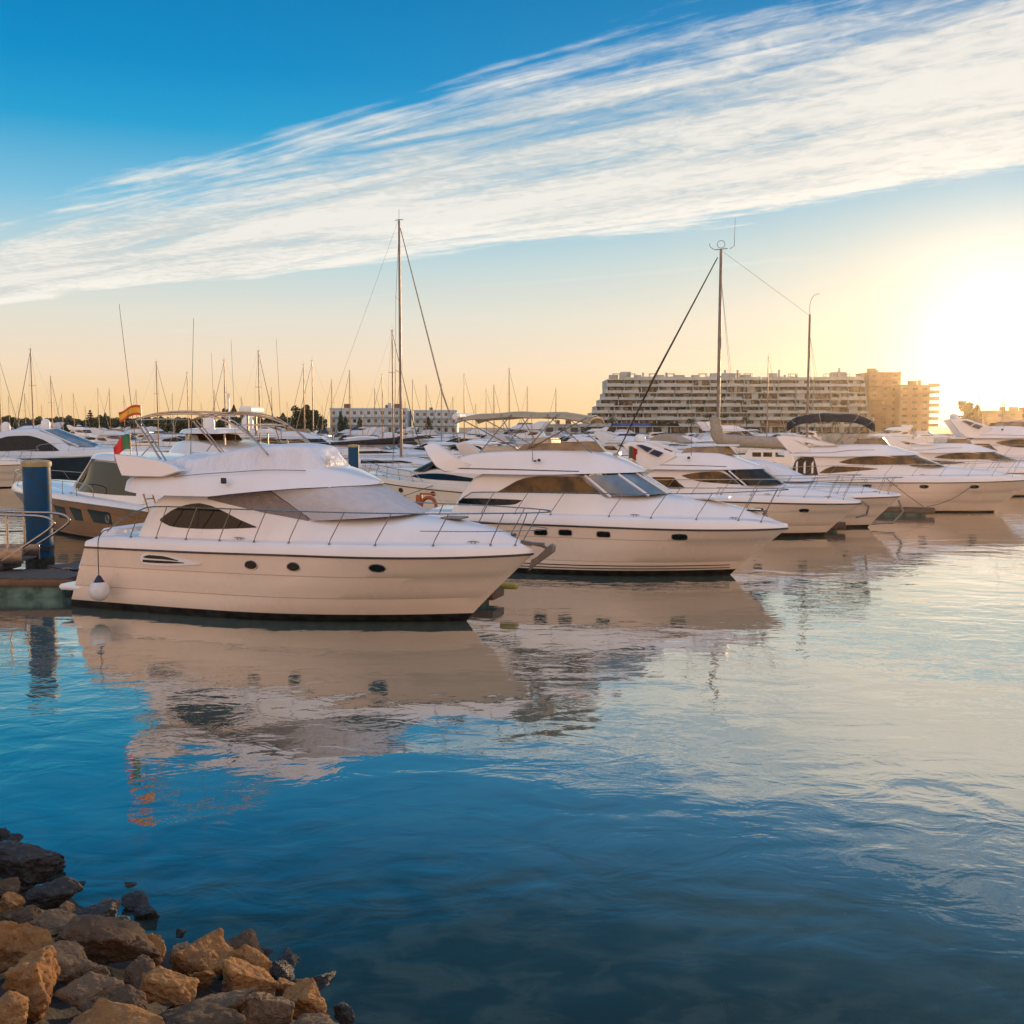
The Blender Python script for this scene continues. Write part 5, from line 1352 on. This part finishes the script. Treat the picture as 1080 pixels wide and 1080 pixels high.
line('dark mooring line from the stern of the nearest yacht to the pontoon', bt_pt(b1, -11.2, -1.2, 2.1), Vector((-14.6, 32.6, .64)), .5)
line('dark mooring line from the bow of the black bimini yacht down to its finger pontoon', bt_pt(b5, -1.0, -1.55, 2.2), bt_pt(b5, -4.2, -3.3, .5), .35)
line('dark mooring line from the side of the black bimini yacht straight to its finger pontoon', bt_pt(b5, -6.6, -2.2, 2.2), bt_pt(b5, -4.4, -3.4, .5), .05)
line('dark mooring line crossing the white side of the cream express cruiser', bt_pt(bw, -7.0, 2.1, 2.0), bt_pt(bw, -2.5, 4.6, .4), .1)

# flags
def flag(label, m, pos, staff, w_, h_, dirx, droop, diry=0):
    t = thing('flag', label, 'flag', pos)
    q = MB(); q.tube([(0, 0, staff[0]), (0, 0, staff[1])], .016, 6); q.build('staff', 'steel', t, 60)
    b = MB(); rows = []
    nu, nv = 18, 10
    for i in range(nu + 1):
        u = i / nu
        rows.append([(dirx * w_ * u * (1 - .25 * u * droop), diry * u + .07 * math.sin(u * 8 + v / nv * 1.5) * u, staff[1] - .03 - h_ * (1 - v / nv) - droop * w_ * u * u * .8 + .03 * math.sin(u * 6)) for v in range(nv + 1)])
    b.grid(rows)
    o = b.build('cloth', m, t, 80)
    me = o.data; uvl = me.uv_layers.new(name='uv')
    for lp in me.loops:
        vi = lp.vertex_index
        uvl.data[lp.index].uv = ((vi // (nv + 1)) / nu, (vi % (nv + 1)) / nv)
    return t
flag('green and red flag with drooping cloth at the stern of the nearest yacht', 'flag_portugal', bt_pt(b1, -9.95, -1.55, 4.3), (0, .92), .62, .44, -1, .75)
flag('yellow and red striped flag flying from the bridge arch of the nearest yacht', 'flag_spain', bt_pt(b1, -9.75, -1.3, 5.45), (0, .62), .72, .30, -1, .35)
flag('red flag at the radar wing of the third yacht', 'flag_portugal', bt_pt(b3, -9.35, -1.95, 3.5), (0, .9), .45, .6, 1, .3)

# ------------------------------------------------------------------ buildings on the far quay
def bld(name, label, cat, x0, x1, y, rz=0.0):
    return thing(name, label, cat, (x0, y, GZ), rz)
WG = dict(n=0)
def terraced(label, u0, u1, D, floors, fh, steps, bay, wall='wall_white', setback=1.1, maxwin=100, top_extra=True, par='wall_white'):
    X0 = (u0 - 540) / FPX * D; X1 = (u1 - 540) / FPX * D
    t = bld('terraced_building', label, 'building', X0, X1, D)
    W = X1 - X0; dep = 22
    wall_ = MB(); nwin = 0; rest = MB(); rw = random.Random(3)
    for f in range(floors):
        xl = steps[min(f, len(steps) - 1)]
        yb = f * setback
        z = f * fh
        wall_.box(((xl + W) / 2, yb + 2.4 + dep / 2, z + fh / 2), (W - xl - .4, dep, fh))
        q = MB()                                        # slab with the white balcony front on it, broken by bays
        q.box(((xl + W) / 2, yb + 1.2, z + fh + .0 - .16), (W - xl, 2.6, .3))
        nb = max(1, int((W - xl) / bay)); bwid = (W - xl) / nb
        for k in range(nb):
            hgt = 1.15 * rw.choice((1, 1, .8, .95, 1.15)); oy = rw.choice((0, 0, .5, -.35))
            if rw.random() < .10: hgt = .25
            q.box((xl + (k + .5) * bwid, yb + .05 + oy + setback, z + fh + hgt / 2 - .02), (bwid - .35 * rw.random(), .2, hgt))
        for k in range(nb + 1):
            x = min(W - .1, xl + k * bwid)
            q.prism([(-.25, 0), (2.3, 0), (2.3, fh - .32), (.9, fh - .32), (-.25, 1.2)], -.17, .17, .01)
            n0 = len(q.v) - 20                           # turn the fin so that it runs front to back
            for i in range(n0, len(q.v)):
                a, b, c = q.v[i]; q.v[i] = (x + b, yb + a + .1, z + c)
        for xe in (xl + .12, W - .12):
            q.box((xe, yb + 1.6 + dep / 2, z + fh / 2), (.3, dep + 1.6, fh - .02))
        for k in range(nb):
            r_ = rw.random()
            if r_ < .42:                                 # some bays are closed by white walls
                ww = rw.uniform(1.2, 3.4); q.box((xl + (k + rw.uniform(.25, .75)) * bwid, yb + rw.uniform(.9, 2.1), z + fh / 2 - .15), (ww, .25, fh - .35))
        q.build('balcony', par, t, flat=True)
        if f < 5:
            q = MB()
            for k in range(nb):
                if rw.random() < .45:
                    x = xl + (k + rw.uniform(.15, .85)) * bwid
                    for _ in range(30):
                        c = Vector((x + rw.gauss(0, .7), yb + .35 + setback + rw.gauss(0, .15), z + fh + 1.1 + abs(rw.gauss(0, .45)))); e = Vector((rw.gauss(0, .3), rw.gauss(0, .2), rw.gauss(0, .3))); g_ = Vector((rw.gauss(0, .3), rw.gauss(0, .2), rw.gauss(0, .3)))
                        q.poly([c + e, c + g_, c - e, c - g_])
            o = q.build('balcony_foliage', 'leaf_dark', t, flat=True)
        for k in range(nb):
            for j, wx in enumerate((.3, .68)):
                ww = rw.uniform(1.2, 2.4)
                q = MB() if nwin < maxwin else rest
                q.box((xl + (k + wx) * bwid, yb + 2.38, z + 1.15), (ww, .12, 2.2))
                if nwin < maxwin:
                    q.build('window', 'window_far', t, flat=True)
                nwin += 1
    wall_.build('wall', 'recess_shade' if wall == 'wall_white' else wall, t, flat=True)
    if rest.v:
        o = rest.build('far_windows', 'window_far', t, flat=True); o['kind'] = 'stuff'
    if top_extra:
        xl = steps[-1]; z = floors * fh; yb = floors * setback
        for k in range(int(W / 5.5)):
            x = xl + 2 + k * 5.5 + rw.uniform(-2, 2)
            if x > W - 3: break
            hgt = rw.choice((1.0, 1.5, 2.2, 3.0, 3.6)); wd = rw.uniform(1.5, 6)
            q = MB(); q.box((x, yb + 6, z + hgt / 2), (wd, 4, hgt)); q.build('roof_hut', wall, t, flat=True)
            if rw.random() < .6:
                q = MB(); q.box((x + wd / 2 + 1, yb + 5, z + hgt * .75), (.8, .8, hgt * 1.5)); q.build('chimney', wall, t, flat=True)
            if rw.random() < .5:
                q = MB(); a, b = x - wd / 2 - 3.5, x - wd / 2 - .4
                for (px_, py_) in ((a, yb + 3), (b, yb + 3), (a, yb + 6), (b, yb + 6)):
                    q.box((px_, py_, z + 1.3), (.25, .25, 2.6))
                q.box(((a + b) / 2, yb + 4.5, z + 2.7), (b - a + .5, 3.5, .2)); q.build('pergola', wall, t, flat=True)
    return t
s450 = 450 / FPX
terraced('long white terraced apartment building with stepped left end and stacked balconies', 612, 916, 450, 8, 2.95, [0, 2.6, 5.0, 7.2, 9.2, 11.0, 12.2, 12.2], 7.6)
# wide ground floor arcade and its awnings
def block(name, label, u0, u1, D, floors, fh, wall, bay, win, dep=18, roof=True, balc=True, seed=1, cat='building', ext=None):
    X0 = (u0 - 540) / FPX * D; X1 = (u1 - 540) / FPX * D; W = X1 - X0
    t = bld(name, label, cat, X0, X1, D); rw = random.Random(seed)
    q = MB(); q.box((W / 2, dep / 2, floors * fh / 2), (W, dep, floors * fh)); q.build('wall', wall, t, flat=True)
    q = MB(); q.box((W / 2, dep / 2, floors * fh + .25), (W + .5, dep + .5, .5)); q.build('roof', wall, t, flat=True)
    nb = max(1, int(W / bay)); bw_ = W / nb
    for f in range(floors):
        for k in range(nb):
            q = MB(); q.box(((k + .5) * bw_, -.02, f * fh + fh * .46), (win[0], .16, win[1]))
            o = q.build('window', 'window_far', t, flat=True)
        if balc and f > 0:
            q = MB(); q.box((W / 2, -.6, f * fh + .1), (W * .96, 1.2, .18))
            for k in range(nb):
                q.box(((k + .5) * bw_, -1.12, f * fh + .65), (bw_ * .72, .08, .95))
            q.build('balcony', wall, t, flat=True)
    if ext:
        for f in range(1, floors + 1):
            q = MB(); q.box((W + ext / 2, dep / 2, f * fh - .1), (ext, dep * .8, .35)); q.box((W + ext - .1, dep / 2, f * fh + .55), (.2, dep * .8, 1.1)); q.box((W + ext / 2, dep * .1, f * fh + .55), (ext, .2, 1.1)); q.build('side_balcony', wall, t, flat=True)
    if roof:
        for k in range(max(2, int(W / 8))):
            x = rw.uniform(2, W - 2); hgt = rw.uniform(1.0, 2.4)
            q = MB(); q.box((x, rw.uniform(2, 8), floors * fh + .5 + hgt / 2), (rw.uniform(.8, 3.5), 2, hgt)); q.build('chimney' if k % 2 else 'roof_hut', rw.choice((wall, 'brown_roof')), t, flat=True)
    return t
block('apartment_block', 'tall ochre apartment block joining the right end of the terraced building', 914, 947, 462, 9, 2.95, 'wall_ochre', 4.2, (1.8, 1.7), seed=4)
block('apartment_block', 'sunlit orange apartment block with balconies jutting out to the right', 947, 978, 455, 7, 2.95, 'wall_ochre', 4.2, (2.2, 1.5), seed=5, ext=5)
block('hotel', 'larger white three storey hotel with dormers behind the masts', 349, 430, 430, 3, 3.35, 'wall_cool', 2.9, (1.2, 1.9), seed=6)
block('hotel', 'smaller white hotel block right of the tallest grey mast', 437, 482, 436, 3, 3.1, 'wall_cool', 2.9, (1.2, 1.8), seed=7)
block('shed', 'low grey flat-roofed shed before the dark trees', 254, 297, 418, 1, 3.8, 'wall_shed', 5, (2.6, 1.0), balc=False, seed=8, cat='shed')
block('low_building', 'low flat building in the sun glare at the right picture edge', 1034, 1110, 430, 3, 3.0, 'wall_ochre', 5, (2.0, 1.4), balc=False, seed=9)
block('pavilion', 'low white pavilion on the quay between the bimini and terraced building', 560, 612, 425, 1, 3.4, 'wall_white', 5, (3.0, 1.8), balc=False, seed=10)
for (u, wd, m, lab) in ((655, 9, 'awning_blue', 'blue awning on the quay below the terraced building, left one'), (676, 8, 'awning_blue', 'blue awning on the quay below the terraced building, right one'), (770, 8, 'awning_red', 'pale red awning on the quay below the terraced building'), (700, 12, 'canvas_black', 'long dark awning on the quay between the blue and red awnings'), (820, 14, 'brown_roof', 'brown awning on the quay behind the ketch')):
    p = atd(u, 425)
    t = thing('awning', lab, 'awning', (p.x, p.y, GZ))
    q = MB(); q.prism([(-wd / 2, 3.0), (wd / 2, 3.0), (wd / 2 - .6, 4.2), (-wd / 2 + .6, 4.2)], -2.2, 2.2, .02); q.build('canvas', m, t, flat=True)
    for sx in (-1, 1):
        for sy in (-1, 1):
            q = MB(); q.tube([(sx * (wd / 2 - .3), sy * 1.9, 0), (sx * (wd / 2 - .3), sy * 1.9, 3.1)], .08, 5); q.build('post', 'steel_dull', t, 60)

# ------------------------------------------------------------------ trees
def tree(name, label, u, D, h, rx, kind='round', m='leaf_dark', seed=0, z0=GZ):
    rw = random.Random(seed)
    p = atd(u, D); t = thing(name, label, 'palm' if kind == 'palm' else 'tree', (p.x, p.y, z0))
    q = MB(); tr = max(.12, h * .025)
    th = h * (.35 if kind == 'round' else .9 if kind in ('pine',) else .2)
    if kind == 'palm': th = h * .8
    q.tube([(0, 0, -.3), (.1, 0, th * .5), (0, .1, th)], [tr * 1.4, tr, tr * .6], 7)
    if kind in ('round',):
        for k in range(5):
            a = k * 1.3 + rw.random(); q.tube([(0, 0, th * .75), (math.cos(a) * rx * .3, math.sin(a) * rx * .3, th + h * .15), (math.cos(a) * rx * .6, math.sin(a) * rx * .6, h * .7)], [tr * .6, tr * .4, tr * .15], 5)
    q.build('trunk', 'bark', t, 60)
    b = MB()
    def leaf(c, s_):
        n_ = Vector((rw.gauss(0, 1), rw.gauss(0, 1), rw.gauss(0, 1))).normalized(); a = n_.orthogonal().normalized(); e = n_.cross(a)
        c = Vector(c); b.poly([c + a * s_, c + e * s_ * .7, c - a * s_, c - e * s_ * .7])
    if kind == 'palm':
        for k in range(22):
            a = k * 2.4; el = rw.uniform(-.5, .9); L = rx
            pts = [Vector((math.cos(a) * math.cos(el) * L * s_, math.sin(a) * math.cos(el) * L * s_, th + math.sin(el) * L * s_ - .55 * L * s_ * s_)) for s_ in np.linspace(0, 1, 7)]
            sd_ = Vector((-math.sin(a), math.cos(a), 0))
            for i in range(6):
                w0 = .32 * math.sin((i / 6) * PI * .9 + .2); w1 = .32 * math.sin(((i + 1) / 6) * PI * .9 + .2)
                b.poly([pts[i] + sd_ * w0, pts[i + 1] + sd_ * w1 - Vector((0, 0, .2)), pts[i + 1] - sd_ * w1 - Vector((0, 0, .2)), pts[i] - sd_ * w0])
    else:
        n = 1500 if kind == 'round' else 1000
        cl = [(rw.uniform(-.65, .65), rw.uniform(-.65, .65), rw.uniform(.38, .92), rw.uniform(.2, .38)) for _ in range(16)]
        for _ in range(n):
            if kind == 'round':
                cx, cy, cz, cr = rw.choice(cl); d = Vector((rw.gauss(0, 1), rw.gauss(0, 1), rw.gauss(0, 1))).normalized() * (rw.random() ** .4)
                x = (cx + d.x * cr) * rx; y = (cy + d.y * cr) * rx; z = (cz + d.z * cr * .55) * h
                sh = 1.0
                leaf((x * (1.2 - .45 * cz), y * (1.2 - .45 * cz), max(h * .16, min(z, h))), .5 * h / 10)
            elif kind == 'cypress':
                s_ = rw.random(); r_ = rx * (math.sin(min(1, s_ * 1.25 + .12) * PI) ** .6 if s_ < .62 else (1 - s_) / .38 * .93) * rw.random() ** .4; a = rw.uniform(0, 2 * PI)
                leaf((r_ * math.cos(a), r_ * math.sin(a), h * (.06 + .94 * s_)), .34 * h / 10)
            else:
                k = rw.randint(0, 8); s_ = (k + rw.gauss(0, .16)) / 9; L = rx * (1 - s_) * (.55 + .45 * rw.random()); a = rw.choice(range(6)) * 1.047 + k * .6 + rw.gauss(0, .2); rr_ = L * rw.random() ** .5
                leaf((rr_ * math.cos(a), rr_ * math.sin(a), h * (.2 + .8 * s_) - rr_ * .12), .3 * h / 10)
    b.build('crown', m, t, flat=True)
    return t
tree('araucaria_tree', 'layered dark conifer left of the nearest yacht flags', 97, 420, 10.0, 4.2, 'pine', 'leaf_dark', 1)
tree('cypress_tree', 'small slim cypress just left of the green and red flag', 113, 418, 8.4, 1.5, 'cypress', 'leaf_dark', 2)
tree('cypress_tree', 'tall slim cypress beside the bridge arch of the nearest yacht', 248, 416, 11.5, 1.9, 'cypress', 'leaf_dark', 3)
tree('broadleaf_tree', 'olive tree just left of the tall slim cypress', 241, 420, 10, 2.6, 'round', 'leaf_olive', 4)
tree('cypress_tree', 'broad dark cypress just right of the grey shed', 299.5, 416, 8.4, 2.7, 'cypress', 'leaf_dark', 5)
tree('broadleaf_tree', 'largest round dark tree left of the white hotel', 320, 424, 11.6, 6.6, 'round', 'leaf_olive', 6)
tree('broadleaf_tree', 'lower round tree right beside the largest round dark tree', 333, 420, 9.4, 4.6, 'round', 'leaf_dark', 7)
tree('cypress_tree', 'slim cypress before the left third of the white hotel', 360, 415, 8.8, 1.3, 'cypress', 'leaf_dark', 8)
tree('cypress_tree', 'second slim cypress before the white hotel, shorter one', 365, 415, 7.0, 1.4, 'cypress', 'leaf_dark', 9)
tree('cypress_tree', 'cypress before the right half of the white hotel', 380, 415, 6.4, 1.4, 'cypress', 'leaf_dark', 10)
tree('cypress_tree', 'small cypress before the smaller white hotel block', 452, 415, 6.8, 1.7, 'cypress', 'leaf_dark', 11)
tree('broadleaf_tree', 'round bushy tree in the sun glare right of the orange block', 1020, 425, 13.0, 5.4, 'round', 'leaf_dark', 12)
tree('palm_tree', 'small palm in the sun glare between orange block and bushy tree', 1007.5, 420, 8.6, 3.4, 'palm', 'leaf_dark', 13)
for i, (u, hh, lab) in enumerate(((645, 7.5, 'palm on the quay near the left end of the terraced building'), (728, 7.0, 'palm on the quay just left of the ketch main mast'), (786, 8.0, 'palm on the quay between the ketch masts'), (880, 7.0, 'palm on the quay right of the ketch mizzen mast'))):
    tree('palm_tree', lab, u, 422, hh, 2.8, 'palm', 'leaf_dark', 20 + i)
# the low far wood behind the left half of the marina reads as one mass
b = MB(); rw = random.Random(5)
for _ in range(9000):
    u = rw.uniform(-30, 345); D = rw.uniform(455, 480); p = atd(u, D)
    top = 6.2 + 2.0 * noise.noise(Vector((u * .05, 0, 3))) + 1.6 * noise.noise(Vector((u * .22, 0, 7)))
    c = Vector((p.x, p.y, GZ + rw.random() ** .6 * max(1.5, top)))
    n_ = Vector((rw.gauss(0, 1), rw.gauss(0, 1), rw.gauss(0, 1))).normalized(); a = n_.orthogonal().normalized() * .8; e = n_.cross(a)
    b.poly([c + a, c + e, c - a, c - e])
tag(b.build('far_woods', 'leaf_olive', flat=True), None, None, kind='stuff')

# ------------------------------------------------------------------ rocky shore at the lower left
EDGE = Vector((-5.5, 12.4)); LAND_N = Vector((-.6, -.8))
def bank(x, y):
    d = (Vector((x, y)) - EDGE).dot(LAND_N)
    return d
b = MB(); rows = []
tdir = Vector((.8, -.6))
for i in range(70):
    r = []
    for j in range(60):
        s_ = -16 + i * .45; d = -4.5 + j * .26
        xy = EDGE + tdir * s_ + LAND_N * d
        z = .40 * d - .20 + .14 * noise.noise(Vector((xy.x * 1.1, xy.y * 1.1, 0))) + .12 * noise.noise(Vector((xy.x * 3.1, xy.y * 3.1, 5)))
        r.append((xy.x, xy.y, max(-2.2, z)))
    rows.append(r)
b.grid(rows)
tag(b.build('shore_ground', 'shore_gap_shade'), None, None, kind='structure')

def rock_mesh(seed, dims, rough=.10):
    rw = random.Random(seed)
    bm = bmesh.new()
    for _ in range(12):
        d = Vector((rw.gauss(0, 1), rw.gauss(0, 1), rw.gauss(0, 1))).normalized() * rw.uniform(.82, 1.12)
        bm.verts.new((d.x, d.y, d.z))
    r = bmesh.ops.convex_hull(bm, input=bm.verts)
    dead = [e for e in r['geom_interior'] if isinstance(e, bmesh.types.BMVert)] + [e for e in r['geom_unused'] if isinstance(e, bmesh.types.BMVert)]
    bmesh.ops.delete(bm, geom=list(set(dead)), context='VERTS')
    bmesh.ops.triangulate(bm, faces=bm.faces[:])
    for it in range(5):
        long_ = [e for e in bm.edges if e.calc_length() > .085]
        if len(bm.verts) > 4500 or not long_: break
        bmesh.ops.subdivide_edges(bm, edges=long_, cuts=1)
        bmesh.ops.triangulate(bm, faces=bm.faces[:])
    for it in range(4):
        bmesh.ops.smooth_vert(bm, verts=bm.verts[:], factor=.5, use_axis_x=True, use_axis_y=True, use_axis_z=True)
    off = Vector((seed * 3.7, seed * 1.3, seed * .7))
    bm.normal_update()
    mv = []
    for v in bm.verts:
        n1 = noise.noise(v.co * 1.7 + off); n2 = noise.noise(v.co * 4.5 + off); n3 = noise.noise(v.co * 11 + off)
        rg = abs(noise.noise(v.co * 3.0 + off * 2))
        mv.append(v.co + v.normal * (rough * (.9 * n1 + .7 * n2 + .35 * n3) - rough * .8 * (max(0, .12 - rg) / .12) * .5))
    for v, c in zip(bm.verts, mv): v.co = c
    for v in bm.verts: v.co = Vector((v.co.x * dims[0], v.co.y * dims[1], v.co.z * dims[2]))
    me = bpy.data.meshes.new('boulder'); bm.to_mesh(me); bm.free()
    me.polygons.foreach_set('use_smooth', [True] * len(me.polygons)); me.set_sharp_from_angle(angle=R(32))
    return me
def boulder(label, u, v, wpx, hpx, m, seed, tilt=0.0, zadd=0.0, group=None, name='boulder'):
    z = .2
    for _ in range(12):
        p = at(u, v, z); z = max(.02, .40 * bank(p.x, p.y) - .05) + zadd
    p = at(u, v, z); d = (p - Vector((0, 0, CAM_H))).length
    sx = wpx / 2 / FPX * d; sz = hpx / 2 / FPX * d
    me = rock_mesh(seed, (sx, (sx + sz) * .5, sz * 1.02)); me.materials.append(MATS[m])
    o = bpy.data.objects.new(name, me); C.objects.link(o)
    o.location = p; o.rotation_euler = (random.Random(seed).uniform(-.2, .2), R(tilt), random.Random(seed).uniform(-.35, .35))
    return tag(o, label, 'rock', group)
RK = [
 ('wet dark boulder with pale top, farthest out at the left picture edge', 26, 911, 78, 44, 'rock_wet', 0),
 ('dark wet boulder just below the farthest one, beside the water', 57, 941, 66, 40, 'rock_wet', 10),
 ('small pale stone in front of the dark wet boulder', 69, 958, 22, 16, 'rock_grey', 0),
 ('jagged dark stone at the water left of centre of the bank', 94, 965, 46, 24, 'rock_wet', -12),
 ('flat jagged dark stone reaching farthest into the water', 118, 971, 36, 15, 'rock_wet', 12),
 ('small brown stone at left edge below the farthest boulder', 6, 935, 30, 22, 'rock_brown', 0),
 ('rounded brown boulder at left edge above the bright orange one', 18, 963, 56, 40, 'rock_brown', 10),
 ('olive flat stone behind the large shaded boulder', 62, 978, 62, 30, 'rock_grey', 8),
 ('bright orange boulder at the left edge', 20, 996, 70, 52, 'rock_ochre', 18),
 ('largest orange block in the lower left corner', 40, 1041, 84, 76, 'rock_ochre', -8),
 ('large shaded brown boulder in the middle of the bank', 106, 1001, 98, 62, 'rock_brown', 15),
 ('small sunlit orange stone at the right end of the large shaded boulder', 157, 1004, 30, 34, 'rock_ochre', 0),
 ('grey brown slab between the orange block and the shaded boulder', 72, 1014, 52, 42, 'rock_grey', 22),
 ('prominent pointed orange boulder standing highest at the water edge', 206, 1006, 66, 64, 'rock_ochre', -20),
 ('dark cracked boulder just right of the prominent pointed one', 252, 1001, 64, 46, 'rock_brown', 24),
 ('orange brown stone tucked under the dark cracked boulder', 258, 1016, 46, 36, 'rock_ochre', 15),
 ('brown wedge stone left of the foot of the prominent boulder', 146, 1034, 44, 46, 'rock_brown', -15),
 ('orange stone below the foot of the prominent boulder', 177, 1045, 56, 40, 'rock_ochre', 10),
 ('dark flat slab in front of the large shaded boulder', 98, 1052, 66, 34, 'rock_grey', 8),
 ('brown stone right of the dark flat slab', 132, 1062, 50, 34, 'rock_brown', 12),
 ('grey ochre ridge stone below the prominent boulder', 222, 1056, 82, 40, 'rock_grey', -6),
 ('orange boulder right of the ridge stone', 258, 1036, 66, 46, 'rock_ochre', 18),
 ('upright grey boulder at the bottom right of the bank', 284, 1063, 58, 60, 'rock_grey', -10),
 ('small orange stone above the upright grey boulder', 300, 1036, 32, 24, 'rock_ochre', 0),
 ('blocky ochre boulder near the right tip of the bank', 327, 1059, 58, 42, 'rock_ochre', 8),
 ('small dark wet stone at the right tip of the bank', 362, 1069, 24, 26, 'rock_wet', 0),
 ('orange stone in the very lower left corner', 8, 1072, 54, 34, 'rock_ochre', 10),
 ('long flat brown stone along the bottom edge, left one', 122, 1080, 92, 34, 'rock_ochre', 4),
 ('long flat brown stone along the bottom edge, right one', 202, 1080, 92, 28, 'rock_brown', -4),
 ('mossy low stone along the bottom edge near the right tip', 330, 1082, 50, 18, 'rock_grey', 0)]
for i, (lab, u, v, wp, hp, m, tl) in enumerate(RK):
    boulder(lab, u, v, wp * 1.06, hp * 1.0, m, 31 + i * 7, tl, .12)
rw = random.Random(21)
k = 0
while k < 100:
    s_ = rw.uniform(-2.5, 4.5); d = rw.uniform(-.5, 4.4)
    xy = EDGE + tdir * s_ + LAND_N * d
    z = .40 * d - .02
    sz = rw.uniform(.06, .19)
    wet = d < .45
    me = rock_mesh(500 + k, (sz * rw.uniform(1, 1.5), sz, sz * rw.uniform(.6, .9)), .12); me.materials.append(MATS['rock_wet' if wet else rw.choice(('rock_brown', 'rock_ochre', 'rock_grey', 'rock_brown'))])
    o = bpy.data.objects.new('stone', me); C.objects.link(o); o.location = (xy.x, xy.y, z); o.rotation_euler = (rw.uniform(-.4, .4), rw.uniform(-.4, .4), rw.uniform(0, 6))
    tag(o, 'small dark wet stone at the waterline of the bank' if wet else 'small rubble stone wedged between the larger shore boulders', 'stone', 'wet stones at the waterline' if wet else 'rubble between the boulders')
    k += 1
